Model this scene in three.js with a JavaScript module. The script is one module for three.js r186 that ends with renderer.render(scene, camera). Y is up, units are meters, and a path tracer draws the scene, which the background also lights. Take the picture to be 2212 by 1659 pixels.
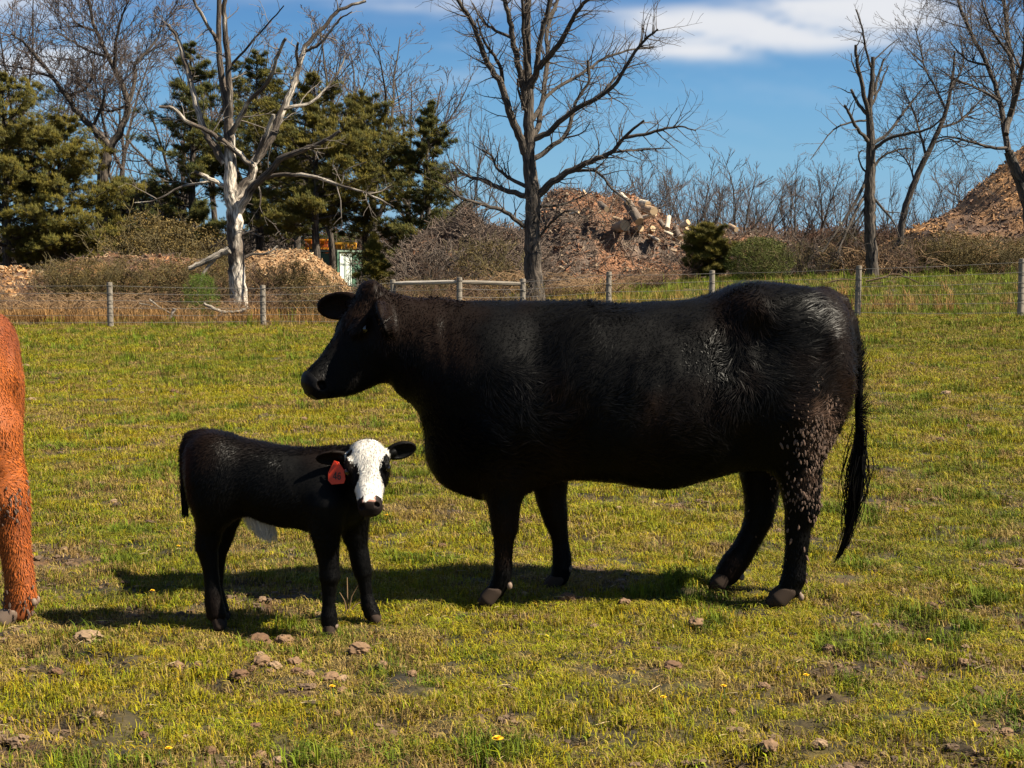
import * as THREE from 'three';
import { FontLoader } from 'three/addons/loaders/FontLoader.js';
import { TextGeometry } from 'three/addons/geometries/TextGeometry.js';
import { mergeGeometries } from 'three/addons/utils/BufferGeometryUtils.js';

// ------------------------------------------------------------------ camera, sky, sun, exposure
const scene = new THREE.Scene();
const F = 829.5 / Math.tan(THREE.MathUtils.degToRad(15));         // focal length in units of a 2211 x 1659 picture
const EYE = 1.5, PITCH = Math.atan((829.5 - 590) / F);
const camera = new THREE.PerspectiveCamera(30, 1024 / 768, 0.1, 2500);
camera.position.set(0, EYE, 0);
camera.rotation.x = -PITCH;
const EXPOSURE = 2.5;
const renderer = new THREE.WebGLRenderer({ antialias: true });
renderer.setSize(1024, 768);
renderer.toneMapping = THREE.LinearToneMapping;
renderer.toneMappingExposure = EXPOSURE;
renderer.shadowMap.enabled = true;

const SUN = new THREE.Vector3(0.88, 1.0, 0.27).normalize();
const sun = new THREE.DirectionalLight(new THREE.Color(1.0, 0.91, 0.74), 5);
sun.position.copy(SUN).multiplyScalar(80);
sun.target.position.set(0, 0, -20);
sun.position.add(sun.target.position);
sun.castShadow = true;
sun.shadow.mapSize.set(4096, 4096);
Object.assign(sun.shadow.camera, { left: -60, right: 60, top: 60, bottom: -60, near: 1, far: 220 });
scene.add(sun, sun.target);

// ------------------------------------------------------------------ small tools
function RNG(seed) {
  let s = seed | 0;
  return () => { s = (s + 0x6d2b79f5) | 0; let t = Math.imul(s ^ (s >>> 15), 1 | s); t = (t + Math.imul(t ^ (t >>> 7), 61 | t)) ^ t; return ((t ^ (t >>> 14)) >>> 0) / 4294967296; };
}
const lerp = (a, b, t) => a + (b - a) * t, clamp = (x, a, b) => Math.min(Math.max(x, a), b);
const sstep = (a, b, x) => { const t = clamp((x - a) / (b - a), 0, 1); return t * t * (3 - 2 * t); };
const V = (x, y, z) => new THREE.Vector3(x, y, z);
const hash = (x, y, z) => { let h = Math.imul(x, 374761393) ^ Math.imul(y, 668265263) ^ Math.imul(z, 2147483647 - 1274126177); h = Math.imul(h ^ (h >>> 13), 1274126177); return ((h ^ (h >>> 16)) >>> 0) / 4294967296; };
function noise(x, y, z = 0) {                                     // value noise, 0 to 1
  const xi = Math.floor(x), yi = Math.floor(y), zi = Math.floor(z), fx = x - xi, fy = y - yi, fz = z - zi;
  const u = fx * fx * (3 - 2 * fx), v = fy * fy * (3 - 2 * fy), w = fz * fz * (3 - 2 * fz);
  const a = lerp(lerp(hash(xi, yi, zi), hash(xi + 1, yi, zi), u), lerp(hash(xi, yi + 1, zi), hash(xi + 1, yi + 1, zi), u), v);
  if (w === 0) return a;
  const b = lerp(lerp(hash(xi, yi, zi + 1), hash(xi + 1, yi, zi + 1), u), lerp(hash(xi, yi + 1, zi + 1), hash(xi + 1, yi + 1, zi + 1), u), v);
  return lerp(a, b, w);
}
const fbm = (x, y, z = 0, n = 4) => { let s = 0, a = 0.5, t = 0; for (let i = 0; i < n; i++) { s += a * noise(x, y, z); t += a; a *= 0.5; x = x * 2.03 + 17.1; y = y * 2.03 + 5.7; z = z ? z * 2.03 + 3.3 : 0; } return s / t; };
const cosP = Math.cos(PITCH), sinP = Math.sin(PITCH);
function at(px, py, z) {                                          // the world point at depth z (negative) seen at a place of the 2211 x 1659 picture
  const dx = (px - 1105.5) / F, dy = -(py - 829.5) / F;
  const y = dy * cosP - sinP, zz = -dy * sinP - cosP, k = z / zz;
  return V(dx * k, EYE + y * k, z);
}
const used = new Map();
function numbered(name) { const n = used.get(name) || 0; used.set(name, n + 1); return n ? name + '_' + String(n).padStart(3, '0') : name; }
function tag(o, label, category, group, kind) { if (label) o.userData.label = label; if (category) o.userData.category = category; if (group) o.userData.group = group; if (kind) o.userData.kind = kind; return o; }
function thing(name, label, category, pos, group, kind) { const o = new THREE.Group(); o.name = numbered(name); if (pos) o.position.copy(pos); scene.add(o); return tag(o, label, category, group, kind); }
function mesh(name, geometry, material, parent, label) {
  const m = new THREE.Mesh(geometry, material); m.castShadow = m.receiveShadow = true;
  if (parent) { m.name = name; parent.add(m); } else { m.name = numbered(name); scene.add(m); }
  if (label) m.userData.label = label;
  return m;
}
const lin = (r, g, b) => new THREE.Color().setRGB(r, g, b);
const mat = (r, g, b, roughness = 0.85, more = {}) => new THREE.MeshStandardMaterial({ color: lin(r, g, b), roughness, ...more });

// ------------------------------------------------------------------ sky
{
  const W = 2048, H = 1024, data = new Float32Array(W * H * 4);
  const stops = [[-90, .20, .22, .20], [-1, .26, .36, .44], [0, .34, .52, .66], [4, .25, .50, .71], [7, .18, .42, .69], [11, .095, .265, .57], [20, .06, .17, .40], [45, .04, .115, .29], [90, .03, .09, .23]];
  for (let j = 0; j < H; j++) {
    const el = ((j + 0.5) / H - 0.5) * 180;
    let k = 0; while (k < stops.length - 2 && el > stops[k + 1][0]) k++;
    const A = stops[k], B = stops[k + 1], t = clamp((el - A[0]) / (B[0] - A[0]), 0, 1);
    for (let i = 0; i < W; i++) {
      const az = ((i + 0.5) / W) * 360 - 90;                       // degrees to the right of the view
      let a = az > 180 ? az - 360 : az;
      let c = 0;
      if (el > -1) {
        const q = el + 0.10 * a * Math.sin(a * 0.05);
        const streak = fbm(az * 0.055 + 3, q * 0.34 + 0.8 * noise(az * 0.10, el * 0.2), 0, 5);
        const warp = fbm(az * 0.16 + 40, q * 0.5, 0, 3) - 0.5, fine = fbm(az * 0.13 + warp * 1.6, q * 2.1 + warp * 3 + 9 + az * 0.10, 0, 5);
        const bank = 1.45 * Math.exp(-(((a - 10.3) / 6.2) ** 4) - (Math.max(0, Math.abs(el - 9.45 - 0.03 * (a - 10)) - 0.35) / 0.72) ** 2) + 0.95 * Math.exp(-(((a + 19) / 5) ** 2) - ((el - 8.4) / 2.3) ** 2)
          + 0.95 * Math.exp(-(((a + 5) / 6.5) ** 2) - ((el - 10.5) / 0.75) ** 2) + 0.42 * Math.exp(-(((a + 2) / 2.2) ** 2) - ((el - 7.6 - 0.12 * (a + 2)) / 0.35) ** 2);
        const wild = Math.abs(a) > 24 || el > 13 ? sstep(0.50, 0.78, streak) * sstep(2, 10, el) * 0.8 : 0;
        const edge = Math.max(sstep(22, 28, Math.abs(a)), sstep(12.5, 16, el));
        c = clamp(0.97 * sstep(0.05, 1.35, bank * (0.62 + 2.3 * (fine - 0.42) + 0.5 * (streak - 0.4))) * (1 - edge) + wild * edge + 0.10 * sstep(0.5, 0.8, fine) * sstep(3, 9, el) * (1 - edge), 0, 1);
      }
      const o = (j * W + i) * 4, cl = [0.84, 0.85, 0.88];
      for (let n = 0; n < 3; n++) data[o + n] = lerp(lerp(A[n + 1], B[n + 1], t), cl[n], c * 0.95) / EXPOSURE;
      data[o + 3] = 1;
    }
  }
  const sky = new THREE.DataTexture(data, W, H, THREE.RGBAFormat, THREE.FloatType);
  sky.mapping = THREE.EquirectangularReflectionMapping;
  sky.magFilter = sky.minFilter = THREE.LinearFilter;
  sky.needsUpdate = true;
  scene.background = sky;
  scene.environment = sky;
}

// ------------------------------------------------------------------ terrain
const rp = RNG(11), pocks = [];
for (const [px, py, r, h] of [[560, 1190, .12, -.045], [640, 1330, .1, -.03], [90, 1440, .13, -.06], [190, 1450, .10, -.06], [100, 1590, .16, -.05], [470, 1500, .11, -.05], [1730, 1510, .09, -.05], [1740, 1600, .14, -.06], [2010, 1450, .15, -.03], [1990, 1370, .11, -.04], [1470, 1120, .11, -.04], [1940, 890, .2, -.03], [2060, 940, .2, -.03], [2080, 1010, .15, -.04], [1090, 1150, .12, -.05], [230, 970, .3, -.03], [250, 1000, .2, -.05], [1910, 1020, .15, -.04], [2030, 1640, .16, -.06], [1690, 1620, .12, -.05], [1840, 1430, .10, -.04]]) {
  const y = (py - 590); pocks.push([(px - 1105.5) / F * (EYE * F / y) , -EYE * F / y, r, h]);
}
for (let i = 0; i < 900; i++) { const d = 3.6 + 36 * rp() ** 1.3; pocks.push([(rp() - .5) * (d * .86 + 3), -d, .03 + .075 * rp() ** 1.5 * (1 + d * .035), -.025 - .035 * rp()]); }
const pockGrid = new Map(), pkey = (x, z) => Math.floor(x) * 4096 + Math.floor(z);
for (const p of pocks) for (let i = -1; i <= 1; i++) for (let j = -1; j <= 1; j++) { const k = pkey(p[0] + i, p[1] + j); if (!pockGrid.has(k)) pockGrid.set(k, []); pockGrid.get(k).push(p); }
function pockAt(x, z) { let h = 0, m = 0; for (const p of pockGrid.get(pkey(x, z)) || []) { const q = ((x - p[0]) ** 2 + ((z - p[1]) * 1.25) ** 2) / (p[2] * p[2]); if (q < 4) { const e = Math.exp(-q * 1.3); h += p[3] * (e - 0.30 * Math.exp(-((Math.sqrt(q) - 1.35) ** 2) * 7)); m = Math.max(m, e); } } return [h, m]; }
function terrain(x, z) {
  const d = -z;
  const sx = sstep(-3, 11, x);
  let h = 0.32 * sstep(14, 38, d) * sx + sstep(40.5, 50, d) * lerp(0.62, 0.98, sx);
  if (d < 45) h += (fbm(x * 0.9, z * 0.9, 0, 3) - 0.5) * 0.05 + ((noise(x * 5, z * 5) - 0.5) * 0.034 + (noise(x * 12 + 4, z * 12) - 0.5) * 0.020) * sstep(0, 3, d) + pockAt(x, z)[0];
  else h += (fbm(x * 0.25, z * 0.25, 0, 3) - 0.5) * 0.25 * sstep(45, 55, d);
  return h;
}
function onGround(px, py) {                                       // where the line of sight through a place of the picture meets the ground
  const far = at(px, py, -100), dir = far.sub(camera.position).normalize(), p = V(0, 0, 0);
  for (let t = 3; t < 140; t += 0.03) { p.copy(camera.position).addScaledVector(dir, t); if (p.y <= terrain(p.x, p.z)) break; }
  p.y = terrain(p.x, p.z); return p;
}
const bareSpots = new Map();                                      // places where a clod lies and no grass stands
function spot(x, z, r) { for (let i = -1; i <= 1; i++) for (let j = -1; j <= 1; j++) { const k = pkey(x * 4 + i, z * 4 + j); if (!bareSpots.has(k)) bareSpots.set(k, []); bareSpots.get(k).push([x, z, r]); } }
const covered = (x, z) => (bareSpots.get(pkey(x * 4, z * 4)) || []).some((s) => (x - s[0]) ** 2 + (z - s[1]) ** 2 < s[2] * s[2]);
function dirt(x, z) {                                             // 0 grass, 1 bare earth
  const d = -z, track = Math.exp(-(((d - 38.6 + 0.5 * Math.sin(x * .4)) / 0.8) ** 2)) * (0.45 + 0.55 * noise(x * 1.3, z * 1.3 + 4));
  return clamp(sstep(0.56, 0.72, fbm(x * 2.6 + 4, z * 2.6, 0, 4)) * 0.75 + pockAt(x, z)[1] * 0.95 + track * 0.95, 0, 1);
}
function noiseTexture(size, fn, srgb = true) {
  const data = new Uint8Array(size * size * 4);
  for (let j = 0; j < size; j++) for (let i = 0; i < size; i++) { const c = fn(i / size, j / size), o = (j * size + i) * 4; for (let k = 0; k < 3; k++) data[o + k] = clamp(c[k] * 255, 0, 255); data[o + 3] = 255; }
  const t = new THREE.DataTexture(data, size, size); t.wrapS = t.wrapT = THREE.RepeatWrapping; t.magFilter = t.minFilter = THREE.LinearFilter; if (srgb) t.colorSpace = THREE.SRGBColorSpace; t.needsUpdate = true; return t;
}
const tile = (u, v, f, fn) => { const w = sstep(0, 1, u), a = fn(u * f, v * f), b = fn((u - 1) * f, v * f), c = fn(u * f, (v - 1) * f), d = fn((u - 1) * f, (v - 1) * f); const wu = u, wv = v; return lerp(lerp(a, b, wu), lerp(c, d, wu), wv); };
const soilBump = noiseTexture(512, (u, v) => { const n = clamp(tile(u, v, 34, (x, y) => fbm(x + 50, y + 50, 0, 5)) * 1.8 - .4, 0, 1); return [n, n, n]; }, false);
const soilMap = noiseTexture(512, (u, v) => { const n = tile(u, v, 40, (x, y) => fbm(x + 90, y + 10, 0, 5)), k = clamp(-0.15 + 1.75 * n, 0.12, 1); return [k, k * 0.97, k * 0.92]; });
{
  const rows = [], C = 220, pos = [], col = [], uv = [], idx = [];
  for (let i = 0; i < 6; i++) rows.push(-14 + i * 2.6);
  for (let i = 0; i <= 190; i++) rows.push(1.5 + 11 * (i / 190));
  for (let i = 1; i <= 150; i++) rows.push(12.5 + 41 * (i / 150));
  for (let i = 1; i <= 60; i++) rows.push(53.5 + 1400 * (i / 60) ** 3);
  const c = V();
  rows.forEach((d, r) => {
    for (let k = 0; k <= C; k++) {
      const s = k / C * 2 - 1, near = 0.46 * Math.max(d, 3) + 1.4, x = near * s + Math.sign(s) * Math.max(0, Math.abs(s) - 0.9) * 10 * (30 + Math.max(d, 0) * 1.4), z = -d;
      pos.push(x, terrain(x, z), z); uv.push(x / 1.9, z / 1.9);
      const b = dirt(x, z), n = noise(x * 3, z * 3), g = noise(x * .35 + 8, z * .35);
      const soil = [lerp(.075, .15, n), lerp(.040, .084, n), lerp(.018, .038, n)], thatch = [lerp(.060, .085, g), lerp(.050, .066, g), lerp(.012, .02, n)];
      if (d > 43.5 && x < 4.5) { thatch[0] = .10; thatch[1] = .075; thatch[2] = .035; }
      for (let q = 0; q < 3; q++) col.push(lerp(thatch[q], soil[q], b));
      if (r && k) { const a = r * (C + 1) + k; idx.push(a - C - 2, a - C - 1, a, a - C - 2, a, a - 1); }
    }
  });
  const g = new THREE.BufferGeometry();
  g.setAttribute('position', new THREE.Float32BufferAttribute(pos, 3)); g.setAttribute('color', new THREE.Float32BufferAttribute(col, 3)); g.setAttribute('uv', new THREE.Float32BufferAttribute(uv, 2));
  g.setIndex(idx); g.computeVertexNormals();
  const m = mesh('ground', g, new THREE.MeshStandardMaterial({ vertexColors: true, map: soilMap, bumpMap: soilBump, bumpScale: 0.03, roughness: 0.95 }));
  tag(m, 'grazed pasture ground with patches of bare brown earth', 'ground', null, 'structure');
}

// ------------------------------------------------------------------ geometry builder
class GB {
  constructor() { this.p = []; this.n = []; this.c = []; this.u = []; this.i = []; }
  vert(x, y, z, nx, ny, nz, c, u = 0, v = 0) { this.p.push(x, y, z); this.n.push(nx, ny, nz); if (c) this.c.push(c[0], c[1], c[2]); this.u.push(u, v); return this.p.length / 3 - 1; }
  tube(pts, rad, sides = 6, col = null, cap = false) {             // pts: array of Vector3
    let ref = V(), t = V(), b = V(), prev = null, len = 0; const base = [];
    for (let k = 0; k < pts.length; k++) {
      t.copy(pts[Math.min(k + 1, pts.length - 1)]).sub(pts[Math.max(k - 1, 0)]).normalize();
      if (!prev) { ref.set(Math.abs(t.y) > 0.9 ? 1 : 0, Math.abs(t.y) > 0.9 ? 0 : 1, 0); }
      ref.addScaledVector(t, -ref.dot(t)).normalize(); b.crossVectors(t, ref); prev = true;
      if (k) len += pts[k].distanceTo(pts[k - 1]);
      const r = rad[k], s = [];
      for (let j = 0; j <= (sides > 4 ? sides : sides - 1); j++) {
        const a = j / sides * Math.PI * 2, ca = Math.cos(a), sa = Math.sin(a), nx = ref.x * ca + b.x * sa, ny = ref.y * ca + b.y * sa, nz = ref.z * ca + b.z * sa;
        const x = pts[k].x + nx * r, y = pts[k].y + ny * r, z = pts[k].z + nz * r;
        s.push(this.vert(x, y, z, nx, ny, nz, col ? col(x, y, z, len) : null, j / sides * 2, len));
      }
      base.push(s);
    }
    const wrap = sides > 4;
    for (let k = 0; k + 1 < base.length; k++) for (let j = 0; j < sides; j++) { const A = base[k], B = base[k + 1], j2 = wrap ? j + 1 : (j + 1) % sides; this.i.push(A[j], A[j2], B[j2], A[j], B[j2], B[j]); }
    if (cap) for (const e of [0, base.length - 1]) { const d = e ? 1 : -1, P = pts[e]; t.copy(pts[e ? e : 1]).sub(pts[e ? e - 1 : 0]).normalize().multiplyScalar(d); const cc = col ? col(P.x, P.y, P.z, len) : null; const ring = base[e].map((q) => this.vert(this.p[q * 3], this.p[q * 3 + 1], this.p[q * 3 + 2], t.x, t.y, t.z, cc)); const c0 = this.vert(P.x + t.x * rad[e] * .1, P.y + t.y * rad[e] * .1, P.z + t.z * rad[e] * .1, t.x, t.y, t.z, cc); for (let j = 0; j < sides; j++) { const j2 = wrap ? j + 1 : (j + 1) % sides; e ? this.i.push(ring[j], ring[j2], c0) : this.i.push(ring[j2], ring[j], c0); } }
  }
  get tris() { return this.i.length / 3; }
  build() {
    const g = new THREE.BufferGeometry();
    g.setAttribute('position', new THREE.Float32BufferAttribute(this.p, 3)); g.setAttribute('normal', new THREE.Float32BufferAttribute(this.n, 3)); g.setAttribute('uv', new THREE.Float32BufferAttribute(this.u, 2));
    if (this.c.length) g.setAttribute('color', new THREE.Float32BufferAttribute(this.c, 3));
    g.setIndex(this.i); return g;
  }
}
function shift(g, o) { g.translate(-o.x, -o.y, -o.z); return g; }

// ------------------------------------------------------------------ meshing a distance field (surface nets on a sparse grid)
function meshField(sdf, lo, hi, cell, slack = 1.35) {
  const nx = Math.ceil((hi.x - lo.x) / cell) + 1, ny = Math.ceil((hi.y - lo.y) / cell) + 1, nz = Math.ceil((hi.z - lo.z) / cell) + 1, sy = nx, sz = nx * ny;
  const f = new Float32Array(nx * ny * nz).fill(9), B = 6, diag = B * cell * 0.87 * slack;
  for (let bz = 0; bz < nz; bz += B) for (let by = 0; by < ny; by += B) for (let bx = 0; bx < nx; bx += B) {
    const d = sdf(lo.x + (bx + B / 2) * cell, lo.y + (by + B / 2) * cell, lo.z + (bz + B / 2) * cell), ez = Math.min(bz + B, nz), ey = Math.min(by + B, ny), ex = Math.min(bx + B, nx);
    const far = Math.abs(d) > diag;
    for (let k = bz; k < ez; k++) for (let j = by; j < ey; j++) for (let i = bx; i < ex; i++) f[i + j * sy + k * sz] = far ? d : sdf(lo.x + i * cell, lo.y + j * cell, lo.z + k * cell);
  }
  const id = new Int32Array(nx * ny * nz).fill(-1), pos = [], idx = [];
  const corner = [0, 1, sy, sy + 1, sz, sz + 1, sz + sy, sz + sy + 1];
  for (let k = 0; k < nz - 1; k++) for (let j = 0; j < ny - 1; j++) for (let i = 0; i < nx - 1; i++) {
    const o = i + j * sy + k * sz; let m = 0;
    for (let c = 0; c < 8; c++) if (f[o + corner[c]] < 0) m |= 1 << c;
    if (m === 0 || m === 255) continue;
    let x = 0, y = 0, z = 0, n = 0;
    for (let a = 0; a < 8; a++) for (const bit of [1, 2, 4]) { if (a & bit) continue; const b = a | bit; if (((m >> a) & 1) === ((m >> b) & 1)) continue; const fa = f[o + corner[a]], fb = f[o + corner[b]], t = fa / (fa - fb); x += (a & 1) + (bit === 1 ? t : 0); y += ((a >> 1) & 1) + (bit === 2 ? t : 0); z += ((a >> 2) & 1) + (bit === 4 ? t : 0); n++; }
    id[o] = pos.length / 3; pos.push(lo.x + (i + x / n) * cell, lo.y + (j + y / n) * cell, lo.z + (k + z / n) * cell);
  }
  const quad = (a, b, c, d, flip) => { if (a < 0 || b < 0 || c < 0 || d < 0) return; flip ? idx.push(a, c, b, a, d, c) : idx.push(a, b, c, a, c, d); };
  for (let k = 1; k < nz - 1; k++) for (let j = 1; j < ny - 1; j++) for (let i = 1; i < nx - 1; i++) {
    const o = i + j * sy + k * sz, s = f[o] < 0;
    if (s !== f[o + 1] < 0) quad(id[o - sy - sz], id[o - sz], id[o], id[o - sy], !s);
    if (s !== f[o + sy] < 0) quad(id[o - 1 - sz], id[o - 1], id[o], id[o - sz], !s);
    if (s !== f[o + sz] < 0) quad(id[o - 1 - sy], id[o - sy], id[o], id[o - 1], !s);
  }
  const nrm = new Float32Array(pos.length), e = cell * 0.7;
  for (let v = 0; v < pos.length; v += 3) {
    const x = pos[v], y = pos[v + 1], z = pos[v + 2], gx = sdf(x + e, y, z) - sdf(x - e, y, z), gy = sdf(x, y + e, z) - sdf(x, y - e, z), gz = sdf(x, y, z + e) - sdf(x, y, z - e), l = Math.hypot(gx, gy, gz) || 1;
    nrm[v] = gx / l; nrm[v + 1] = gy / l; nrm[v + 2] = gz / l;
  }
  const g = new THREE.BufferGeometry();
  g.setAttribute('position', new THREE.Float32BufferAttribute(pos, 3)); g.setAttribute('normal', new THREE.BufferAttribute(nrm, 3)); g.setIndex(idx);
  return g;
}
const smin = (a, b, k) => { const h = Math.max(k - Math.abs(a - b), 0) / k; return Math.min(a, b) - h * h * k * 0.25; };
function chain(list) {                                            // list of [x, y, z, r]; returns a distance function to the tapered capsules between them
  const s = []; let cx = 0, cy = 0, cz = 0; for (const q of list) { cx += q[0] / list.length; cy += q[1] / list.length; cz += q[2] / list.length; }
  let R = 0; for (const q of list) R = Math.max(R, Math.hypot(q[0] - cx, q[1] - cy, q[2] - cz) + q[3]);
  for (let i = 0; i + 1 < list.length; i++) { const a = list[i], b = list[i + 1], dx = b[0] - a[0], dy = b[1] - a[1], dz = b[2] - a[2]; s.push([a[0], a[1], a[2], a[3], dx, dy, dz, b[3] - a[3], dx * dx + dy * dy + dz * dz]); }
  return (x, y, z) => {
    const far = Math.hypot(x - cx, y - cy, z - cz) - R; if (far > 0.22) return far;
    let d = 9;
    for (const q of s) { const px = x - q[0], py = y - q[1], pz = z - q[2], t = clamp((px * q[4] + py * q[5] + pz * q[6]) / q[8], 0, 1); const e = Math.hypot(px - q[4] * t, py - q[5] * t, pz - q[6] * t) - q[3] - q[7] * t; d = Math.min(d, e); }
    return d;
  };
}
function ellipsoid(c, A, B, C, ra, rb, rc) {                       // axes A B C (unit), radii
  const m = Math.min(ra, rb, rc);
  return (x, y, z) => { x -= c.x; y -= c.y; z -= c.z; const a = (x * A.x + y * A.y + z * A.z) / ra, b = (x * B.x + y * B.y + z * B.z) / rb, d = (x * C.x + y * C.y + z * C.z) / rc, k = Math.hypot(a, b, d), g = Math.hypot(a / ra, b / rb, d / rc); return g < 1e-6 ? -m : k * (k - 1) / g; };
}
const X = V(1, 0, 0), Y = V(0, 1, 0), Z = V(0, 0, 1);
function spline(xs, ys) {                                         // monotone cubic through points, sampled into a table
  const n = xs.length, N = 400, tab = new Float32Array(N + 1), m = [];
  const d = xs.slice(1).map((x, i) => (ys[i + 1] - ys[i]) / (x - xs[i]));
  for (let i = 0; i < n; i++) m.push(i === 0 ? d[0] : i === n - 1 ? d[n - 2] : d[i - 1] * d[i] <= 0 ? 0 : 2 * d[i - 1] * d[i] / (d[i - 1] + d[i]));
  for (let k = 0; k <= N; k++) { const x = lerp(xs[0], xs[n - 1], k / N); let i = 0; while (i < n - 2 && x > xs[i + 1]) i++; const h = xs[i + 1] - xs[i], t = (x - xs[i]) / h, t2 = t * t, t3 = t2 * t; tab[k] = (2 * t3 - 3 * t2 + 1) * ys[i] + (t3 - 2 * t2 + t) * h * m[i] + (3 * t2 - 2 * t3) * ys[i + 1] + (t3 - t2) * h * m[i + 1]; }
  const x0 = xs[0], w = N / (xs[n - 1] - xs[0]);
  return (x) => { const q = clamp((x - x0) * w, 0, N - 0.001), i = q | 0; return lerp(tab[i], tab[i + 1], q - i); };
}
function loft(st, n = 2.25, low = 0) {                             // stations [u, top, bottom, halfwidth]; a distance in (u, v, w)
  const u = st.map((s) => s[0]), top = spline(u, st.map((s) => s[1])), bot = spline(u, st.map((s) => s[2])), hw = spline(u, st.map((s) => s[3])), u0 = u[0], u1 = u[u.length - 1];
  return (a, v, w) => {
    const out = a < u0 ? u0 - a : a > u1 ? a - u1 : 0, T = top(a), Bt = bot(a), W = hw(a), hh = Math.max((T - Bt) / 2, 0.004), c = (T + Bt) / 2;
    let q = (v - c) / hh; const ww = W * (1 - low * clamp(q, -1, 1));
    const k = Math.pow(Math.pow(Math.abs(q), n) + Math.pow(Math.abs(w) / ww, n), 1 / n), d = (k - 1) * Math.min(hh, ww);
    return out > 0 ? Math.hypot(out, Math.max(d, 0)) : d;
  };
}

// ------------------------------------------------------------------ hair
function hair(geo, count, seed, opt) {                             // opt: len(p,n), dir(p,n,out), col(p,n), width, lift
  const rng = RNG(seed), P = geo.attributes.position, N = geo.attributes.normal, I = geo.index.array, nt = I.length / 3, acc = new Float32Array(nt);
  const a = V(), b = V(), c = V(), n = V(), p = V(), d = V(), s = V(), e1 = V(), e2 = V(); let sum = 0;
  for (let t = 0; t < nt; t++) { a.fromBufferAttribute(P, I[t * 3]); b.fromBufferAttribute(P, I[t * 3 + 1]); c.fromBufferAttribute(P, I[t * 3 + 2]); sum += e1.subVectors(b, a).cross(e2.subVectors(c, a)).length(); acc[t] = sum; }
  const g = new GB();
  for (let k = 0; k < count; k++) {
    const q = rng() * sum; let l = 0, h = nt - 1; while (l < h) { const m = (l + h) >> 1; acc[m] < q ? l = m + 1 : h = m; }
    let u = rng(), v = rng(); if (u + v > 1) { u = 1 - u; v = 1 - v; }
    const i0 = I[l * 3], i1 = I[l * 3 + 1], i2 = I[l * 3 + 2], w = 1 - u - v;
    p.set(P.getX(i0) * w + P.getX(i1) * u + P.getX(i2) * v, P.getY(i0) * w + P.getY(i1) * u + P.getY(i2) * v, P.getZ(i0) * w + P.getZ(i1) * u + P.getZ(i2) * v);
    n.set(N.getX(i0) * w + N.getX(i1) * u + N.getX(i2) * v, N.getY(i0) * w + N.getY(i1) * u + N.getY(i2) * v, N.getZ(i0) * w + N.getZ(i1) * u + N.getZ(i2) * v).normalize();
    const len = opt.len(p, n) * (0.6 + 0.8 * rng()); if (len <= 0.001 || (n.z < -.3 && rng() < .75)) continue;
    opt.dir(p, n, d); d.x += (rng() - .5) * .5; d.y += (rng() - .5) * .5; d.z += (rng() - .5) * .5; d.addScaledVector(n, -d.dot(n)).normalize();
    const lift = opt.lift * (0.5 + rng()); s.crossVectors(d, n).normalize().multiplyScalar(opt.width * (0.6 + 0.8 * rng()));
    const col = opt.col(p, n, rng);
    const m1 = e1.copy(p).addScaledVector(d, len * .5).addScaledVector(n, len * lift), m2 = e2.copy(p).addScaledVector(d, len).addScaledVector(n, len * lift * 1.35), nn = c.copy(n).addScaledVector(d, lift * -.3 + (rng() - .5) * .3).addScaledVector(s, (rng() - .5) * .45 / opt.width).normalize();
    const A = g.vert(p.x + s.x - n.x * .003, p.y + s.y - n.y * .003, p.z + s.z - n.z * .003, nn.x, nn.y, nn.z, col), B2 = g.vert(p.x - s.x - n.x * .003, p.y - s.y - n.y * .003, p.z - s.z - n.z * .003, nn.x, nn.y, nn.z, col);
    const C = g.vert(m1.x + s.x * .75, m1.y + s.y * .75, m1.z + s.z * .75, nn.x, nn.y, nn.z, col), D = g.vert(m1.x - s.x * .75, m1.y - s.y * .75, m1.z - s.z * .75, nn.x, nn.y, nn.z, col), T = g.vert(m2.x, m2.y, m2.z, nn.x, nn.y, nn.z, col);
    g.i.push(A, D, B2, A, C, D, C, T, D);
  }
  return g.build();
}
function paint(geo, fn) { const P = geo.attributes.position, N = geo.attributes.normal, c = new Float32Array(P.count * 3), p = V(), n = V(); for (let i = 0; i < P.count; i++) { p.fromBufferAttribute(P, i); n.fromBufferAttribute(N, i); const q = fn(p, n, null); c[i * 3] = q[0]; c[i * 3 + 1] = q[1]; c[i * 3 + 2] = q[2]; } geo.setAttribute('color', new THREE.BufferAttribute(c, 3)); return geo; }
// ------------------------------------------------------------------ cattle
const blackCoat = new THREE.MeshPhysicalMaterial({ vertexColors: true, roughness: 0.6, specularIntensity: .16 });
const blackHair = new THREE.MeshPhysicalMaterial({ vertexColors: true, roughness: 0.40, specularIntensity: .17 });
const redHair = new THREE.MeshStandardMaterial({ vertexColors: true, roughness: 0.7 });
const hornMat = new THREE.MeshPhysicalMaterial({ specularIntensity: .25, color: lin(.034, .023, .017), roughness: .9, bumpMap: soilBump, bumpScale: .004 });
const hornPale = new THREE.MeshStandardMaterial({ color: lin(.17, .115, .08), roughness: .7 });
const eyeMat = new THREE.MeshPhysicalMaterial({ color: lin(.006, .004, .003), roughness: .08, clearcoat: 1, clearcoatRoughness: .04 });
const wetBlack = new THREE.MeshPhysicalMaterial({ color: lin(.005, .0045, .0045), roughness: .55, specularIntensity: .22 });
const mudMat = new THREE.MeshStandardMaterial({ vertexColors: true, roughness: .95 });

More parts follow.
